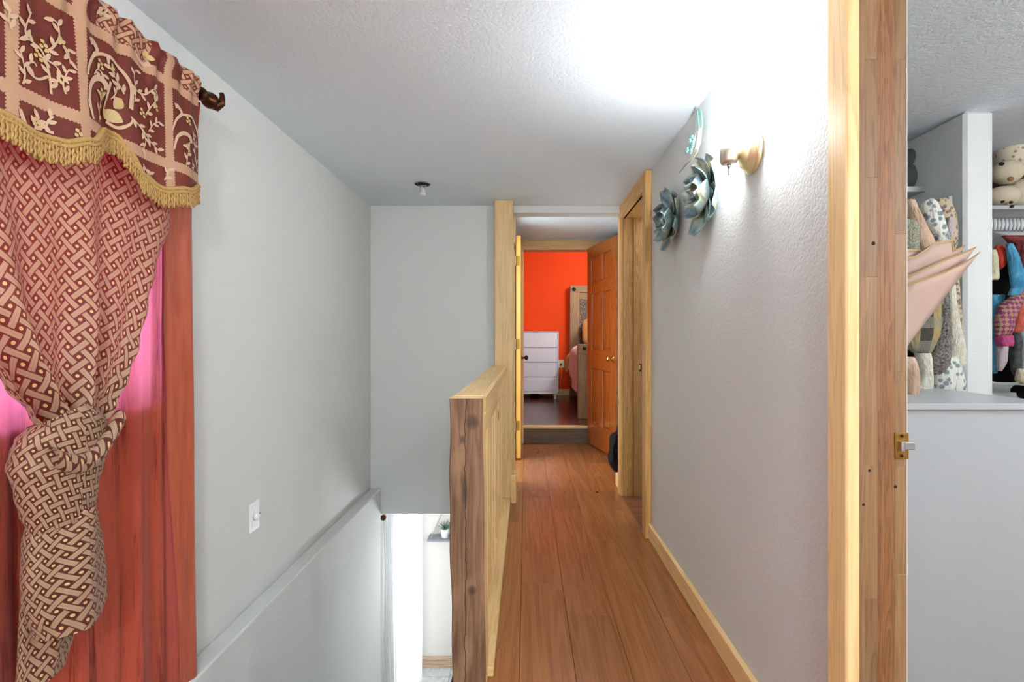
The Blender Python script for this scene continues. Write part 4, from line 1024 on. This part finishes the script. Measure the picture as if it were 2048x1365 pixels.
def garment(name, rows, Y, depth, fab, label, cat, seed=1, slope=0, group=None):
    c = P((rows[-1][1]+rows[-1][2])/2, rows[-1][0], Y)
    o_ = rowloft(rows, Y, depth, seed=seed, wrinkle=.16, slope=slope).build(name, FB[fab] if isinstance(fab, str) else fab, smooth=True)
    return tag(o_, label, cat, group)
GC = 'coats and hats on the stub wall'
garment('hat', [(398, 1878, 1892), (405, 1868, 1902), (430, 1872, 1911), (460, 1880, 1914), (490, 1885, 1913), (506, 1892, 1906)], 1.985, .05, 'brownfl', 'tan floral sun hat hung highest on the stub wall', 'hat', 3, group=GC)
tag(MB().sphere(P(1901, 453, 1.95), .014, .01, .042, 14, 10).build('hat_bow', FB['lilac'], smooth=True), 'small mauve bow loop on the tan floral hat', 'hat trim')
garment('cap', [(400, 1852, 1862), (408, 1844, 1870), (425, 1842, 1878), (450, 1848, 1887), (475, 1862, 1894), (500, 1872, 1897), (515, 1884, 1893)], 1.93, .07, 'bluefl', 'blue and white floral fabric cap in front of the sun hat', 'hat', 4, group=GC)
garment('beige_jacket', [(400, 1815, 1829), (420, 1818, 1836), (450, 1822, 1850), (480, 1832, 1866), (510, 1848, 1876), (530, 1856, 1880), (556, 1852, 1880)], 1.905, .045, 'beige', 'beige suede jacket with turned edge beside the cap', 'jacket', 5, group=GC)
garment('olive_coat', [(440, 1805, 1832), (455, 1808, 1836), (500, 1806, 1838), (532, 1806, 1841)], 1.865, .04, 'olive', 'olive speckled wool coat next to the pine frame', 'coat', 6, group=GC)
garment('black_coat', [(430, 1800, 1838), (470, 1800, 1846), (520, 1805, 1858), (640, 1800, 1850), (760, 1800, 1848), (769, 1802, 1846)], 1.965, .04, 'black', 'black coat hanging behind the plaid shirt', 'coat', 7, group=GC)
garment('plaid_shirt', [(540, 1805, 1890), (600, 1805, 1886), (640, 1806, 1884), (670, 1808, 1878), (694, 1810, 1868), (706, 1826, 1862)], 1.83, .06, 'plaid', 'brown and olive plaid wool shirt under the bouquet paper', 'shirt', 8, group=GC)
garment('cream_scarf', [(690, 1830, 1856), (720, 1834, 1862), (750, 1842, 1862), (781, 1832, 1866)], 1.90, .05, 'cream', 'cream cloth hanging below the plaid shirt', 'scarf', 9, group=GC)
garment('tweed_sleeve_coat', [(560, 1872, 1892), (640, 1874, 1889), (670, 1868, 1892), (700, 1864, 1895), (730, 1859, 1896), (742, 1862, 1888), (749, 1866, 1880)], 1.90, .07, 'tweed', 'brown and blue boucle coat sleeve between plaid shirt and cream sleeve', 'coat', 10, group=GC)
garment('cream_cardigan', [(540, 1880, 1900), (600, 1884, 1904), (650, 1890, 1914), (700, 1894, 1926), (715, 1896, 1930), (728, 1898, 1929), (735, 1902, 1927)], 1.93, .07, 'cream', 'cream ribbed cardigan sleeve in front of the stub wall', 'cardigan', 11, group=GC)
garment('floral_dress', [(540, 1898, 1916), (620, 1908, 1922), (690, 1914, 1926), (705, 1918, 1925)], 1.975, .025, 'brownfl', 'tan floral dress strap flat against the stub wall', 'dress', 12, group=GC)
garment('blue_floral_skirt', [(715, 1866, 1918), (740, 1864, 1922), (770, 1866, 1929), (790, 1868, 1931)], 1.92, .07, 'bluefl', 'blue floral skirt hem resting behind the white chest', 'skirt', 13, group=GC)
garment('pink_bag', [(715, 1805, 1828), (735, 1805, 1832), (760, 1806, 1835), (785, 1806, 1834), (803, 1808, 1824)], 1.72, .06, 'beige', 'small rounded pink pouch on the chest beside the pine frame', 'pouch', 14)
hkr = thing('hook_rail', (1.82, 2.2, 1.72), 'hook rail carrying the coats on the stub wall', 'hook rail')
MB().bbox(1.805, XP, 2.05, 2.75, 1.68, 1.74, .003).build('board', M['white'], hkr)
for y in (2.1, 2.25, 2.4, 2.55, 2.7): MB().tube([(1.806, y, 1.72), (1.77, y, 1.70), (1.76, y, 1.72)], .005, 8).build('hook', M['chrome'], hkr, smooth=True)
# dim plush heads beyond, left of the stub wall
M['greyplush'] = plain('grey_plush', srgb(120, 124, 126), .9, bump=.8, bscale=120, var=.2)
tg = thing('grey_plush_toy', P(1822, 390, 2.3), 'grey plush toy in shadow at the edge of the pine frame', 'soft toy')
shz2 = P(1830, 390, 2.3).z
MB().sphere(P(1817, 318, 2.3), .038, .05, .045, 14, 10).build('head', M['greyplush'], tg, smooth=True)
MB().sphere(P(1815, 358, 2.3), .045, .06, .06, 14, 10).build('body', M['greyplush'], tg, smooth=True)
MB().sphere(P(1824, 342, 2.27), .016, .02, .03, 10, 8).build('arm', M['greyplush'], tg, smooth=True)
tag(MB().bbox(XR+.14, P(1836, 390, 2.3).x, 2.2, 2.95, P(1830, 388, 2.3).z-.02, P(1830, 386, 2.3).z, .002).build('small_shelf', M['white']), 'small white shelf under the grey plush toy', 'shelf')
# closet shelf, plush bear, rod, hangers, clothes
CYR = 2.5
zs = P(2000, 424, 2.42).z
tag(MB().bbox(1.952, 3.2, 2.30, 2.95, zs-.018, zs, .002).build('closet_shelf', M['white']), 'white closet shelf under the plush bear', 'shelf')
g = G('floral_plush'); o = g.obj(); vo = g.n('ShaderNodeTexVoronoi', Vector=o, Scale=38.0)
g.P(Base_Color=g.mix(g.ramp(vo.outputs['Distance'], [(.18, (1,1,1,1)), (.3, (0,0,0,1))]), srgb(222, 210, 188), srgb(150, 134, 116)), Roughness=.9).bump(g.noise(o, 200, 2), .6, .004); M['plushfl'] = g.m
M['plush'] = plain('cream_plush', srgb(226, 210, 182), .92, bump=.7, bscale=220, var=.08)
by = 2.42
bear = thing('plush_bear', P(2020, 424, by), 'cream plush bear with floral head sitting on the closet shelf', 'soft toy')
MB().sphere(P(2024, 300, by), .072, .075, .100, 22, 16).build('head', M['plushfl'], bear, smooth=True)
MB().sphere(P(2014, 345, by-.05), .068, .06, .058, 20, 14).build('muzzle', M['plush'], bear, smooth=True)
MB().sphere(P(2003, 395, by-.06), .072, .07, .053, 20, 14).build('paw', M['plush'], bear, smooth=True)
MB().sphere(P(2044, 390, by), .085, .08, .078, 20, 14).build('body', M['plushfl'], bear, smooth=True)
MB().sphere(P(2003, 328, by-.105), .014, .008, .009, 12, 8).build('eye', M['dark'], bear, smooth=True)
MB().sphere(P(2021, 358, by-.112), .014, .010, .011, 12, 8).build('nose', plain('brown_nose', srgb(150, 110, 60), .6), bear, smooth=True)
for q in ((2005, 404), (2022, 405), (2024, 413)): MB().sphere(P(*q, by-.125), .008, .008, .007, 8, 6).build('paw_pad', M['bronze'], bear, smooth=True)
tag(MB().bbox(P(2042, 300, 2.5).x, 2.9, 2.5, 2.75, zs, zs+.30, .01).build('storage_box', plain('dark_red_box', srgb(96, 34, 34), .6)), 'dark red storage box behind the plush bear', 'box')
rz_ = P(2010, 448, CYR).z
cr_ = thing('closet_rod', (2.5, CYR, rz_), 'white closet rod carrying the hangers', 'closet rod')
MB().tube([(1.953, CYR, rz_), (3.2, CYR, rz_)], .014, 12).build('rod', M['plastic'], cr_, smooth=True)
MB().lathe([(.02, 0), (.02, .01), (.016, .02)], (1.953, CYR, rz_), (1, 0, 0), 16).build('end_socket', M['plastic'], cr_, smooth=True)
proto = None; GH = 'white plastic hangers on the closet rod'
for k in range(14):
    x = 2.395+k*.020
    if proto is None:
        proto = tag(MB().tube([(0, -.235, -.125), (0, -.225, -.14), (0, .225, -.14), (0, .235, -.125), (0, .05, -.05), (0, .006, -.036), (0, .004, -.016), (0, .026, .002), (0, .024, .026), (0, 0, .038), (0, -.024, .026), (0, -.028, -.004), (0, -.020, -.030)], .0075, 8).tube([(0, -.235, -.125), (0, -.05, -.05), (0, .004, -.036)], .0065, 8).build('hanger', M['plastic'], smooth=True), 'white plastic clothes hanger on the closet rod under the plush bear', 'hanger', GH)
        proto.location = (x, CYR, rz_-.008)
    else:
        h = proto.copy(); COL.objects.link(h); h.location = (x, CYR, rz_-.008)
GG = 'clothes hanging in the closet'
yc = 2.26
garment('red_blouse', [(492, 1992, 2008), (505, 1988, 2016), (520, 1990, 2014), (534, 1992, 2004), (540, 1994, 1999)], yc+.02, .05, 'red', 'bright red top sleeve nearest the stub wall', 'top', 21, group=GG)
garment('white_blouse', [(500, 1982, 1992), (530, 1982, 1995), (556, 1980, 1998), (560, 1980, 1996)], yc-.01, .03, 'paleyellow', 'white cotton sleeve at the edge of the stub wall', 'top', 22, group=GG)
garment('black_dress', [(512, 1990, 2060), (560, 1988, 2060), (700, 1986, 2062), (764, 1988, 2060)], yc+.20, .24, 'black', 'long black dress behind the coloured sleeves', 'dress', 23, group=GG)
garment('blue_shirt', [(488, 2014, 2024), (510, 2018, 2032), (540, 2022, 2042), (566, 2023, 2052), (574, 2026, 2044), (590, 2018, 2040), (594, 2028, 2036)], yc-.03, .05, 'blue', 'sky blue shirt with wide short sleeve', 'shirt', 24, group=GG)
garment('maroon_blouse', [(472, 2004, 2062), (490, 2030, 2066), (520, 2038, 2070), (548, 2044, 2072)], yc+.05, .08, 'maroon', 'maroon top on the white hanger above the blue shirt', 'top', 25, group=GG)
garment('argyle_cardigan', [(590, 2030, 2046), (612, 2000, 2038), (640, 1993, 2024), (672, 1992, 2022)], yc-.04, .07, 'argyle', 'purple and tan argyle cardigan sleeve', 'cardigan', 26, group=GG)
ag = bpy.data.objects['argyle_cardigan']
rowloft([(671, 1992, 2022), (684, 1995, 2024), (693, 1997, 2021)], yc-.04, .06, taper=False).build('cuff', FB['pink'], ag, smooth=True)
garment('coral_blouse', [(570, 2040, 2052), (610, 2030, 2050), (645, 2028, 2042), (662, 2026, 2042), (666, 2028, 2040)], yc-.01, .05, 'coral', 'coral long sleeve beside the argyle cardigan', 'top', 27, group=GG)
garment('blue_jeans_shirt', [(590, 1984, 2010), (610, 1984, 2004), (640, 1984, 1992), (747, 1984, 1993)], yc+.04, .05, 'blue', 'blue garment edge low beside the stub wall', 'shirt', 28, group=GG)
garment('lilac_blouse', [(690, 1994, 2016), (720, 1995, 2012), (742, 1996, 2003)], yc+.01, .04, 'lilac', 'pale lilac sleeve below the magenta cuff', 'top', 29, group=GG)
garment('grey_sweater', [(640, 2024, 2034), (700, 2026, 2036), (745, 2026, 2040), (752, 2028, 2038)], yc+.03, .05, 'grey', 'charcoal sleeve hanging below the coral top', 'sweater', 30, group=GG)
garment('sage_dress', [(600, 2044, 2070), (680, 2038, 2072), (735, 2036, 2072), (752, 2036, 2072)], yc+.03, .06, 'sage', 'grey sage dress at the right picture edge', 'dress', 31, group=GG)
garment('pale_yellow_dress', [(738, 2036, 2074), (760, 2035, 2076), (768, 2040, 2070)], yc+.0, .07, 'paleyellow', 'pale yellow hem below the sage dress', 'dress', 32, group=GG)
tag(MB().bbox(1.99, 3.1, 2.40, 2.9, P(2000, 786, 2.4).z-.03, P(2000, 786, 2.4).z, .003).build('low_shelf', M['white']), 'low white shelf board under the hanging clothes', 'shelf')
tag(MB().bbox(2.45, 2.51, 2.25, 2.45, P(2000, 795, 2.3).z-.02, P(2000, 776, 2.3).z, .02).build('black_boot', M['black']), 'black boot shaft below the pale yellow hem', 'boot')
# ------------------------------------------------------------------ unseen lamps: some inferred from the light, some added as fill
def ceiling_fill_lamp(loc, power, label, col=(.93, .975, 1.0), r=.10):
    l = thing('ceiling_fill_lamp', loc, label, 'lamp')
    MB().lathe([(r+.01, 0), (r+.01, -.015), (r, -.02)], loc, (0, 0, 1), 24).build('rim', M['chrome'], l, smooth=True)
    MB().lathe([(r, -.015), (r*.97, -.03), (r*.75, -.055), (r*.4, -.07), (.001, -.075)], loc, (0, 0, 1), 24).build('glass_bowl', emit('fill_lamp_bowl', col+(1,), power), l, smooth=True)
    return l
def globe_lamp_or_fill(loc, power, label, col=(.93, .975, 1.0), r=.11, drop=.24):
    l = thing('globe_lamp_or_fill', loc, label, 'lamp'); c = Vector(loc)-Vector((0, 0, drop))
    MB().lathe([(.05, 0), (.05, -.015), (.012, -.02), (.012, -drop+r*.9)], loc, (0, 0, 1), 20).build('stem', M['chrome'], l, smooth=True)
    MB().sphere(c, r, n=20, m=12).build('glass_globe', emit('lamp_globe', col+(1,), power), l, smooth=True)
    return l
ceiling_fill_lamp((.35, 3.82, 2.2), 6, 'round fill lamp added out of sight above the vestibule header')  # added fill, kept hidden by the header
globe_lamp_or_fill((1.5, 5.95, 2.75), 72, 'globe lamp of the bedroom')
globe_lamp_or_fill((-.12, 3.85, -.128), 25, 'added globe fill lamp of the lower storey', drop=.34)  # added, unseen: brightens the lower left stair wall
globe_lamp_or_fill((2.2, .72, H), 23, 'globe lamp near the closet')
globe_lamp_or_fill((2.3, -.9, H), 45, 'globe lamp at the back of the closet room')
globe_lamp_or_fill((.2, -1.3, H), 78, 'added globe fill lamp over the landing')  # added behind the camera as general fill for the hall
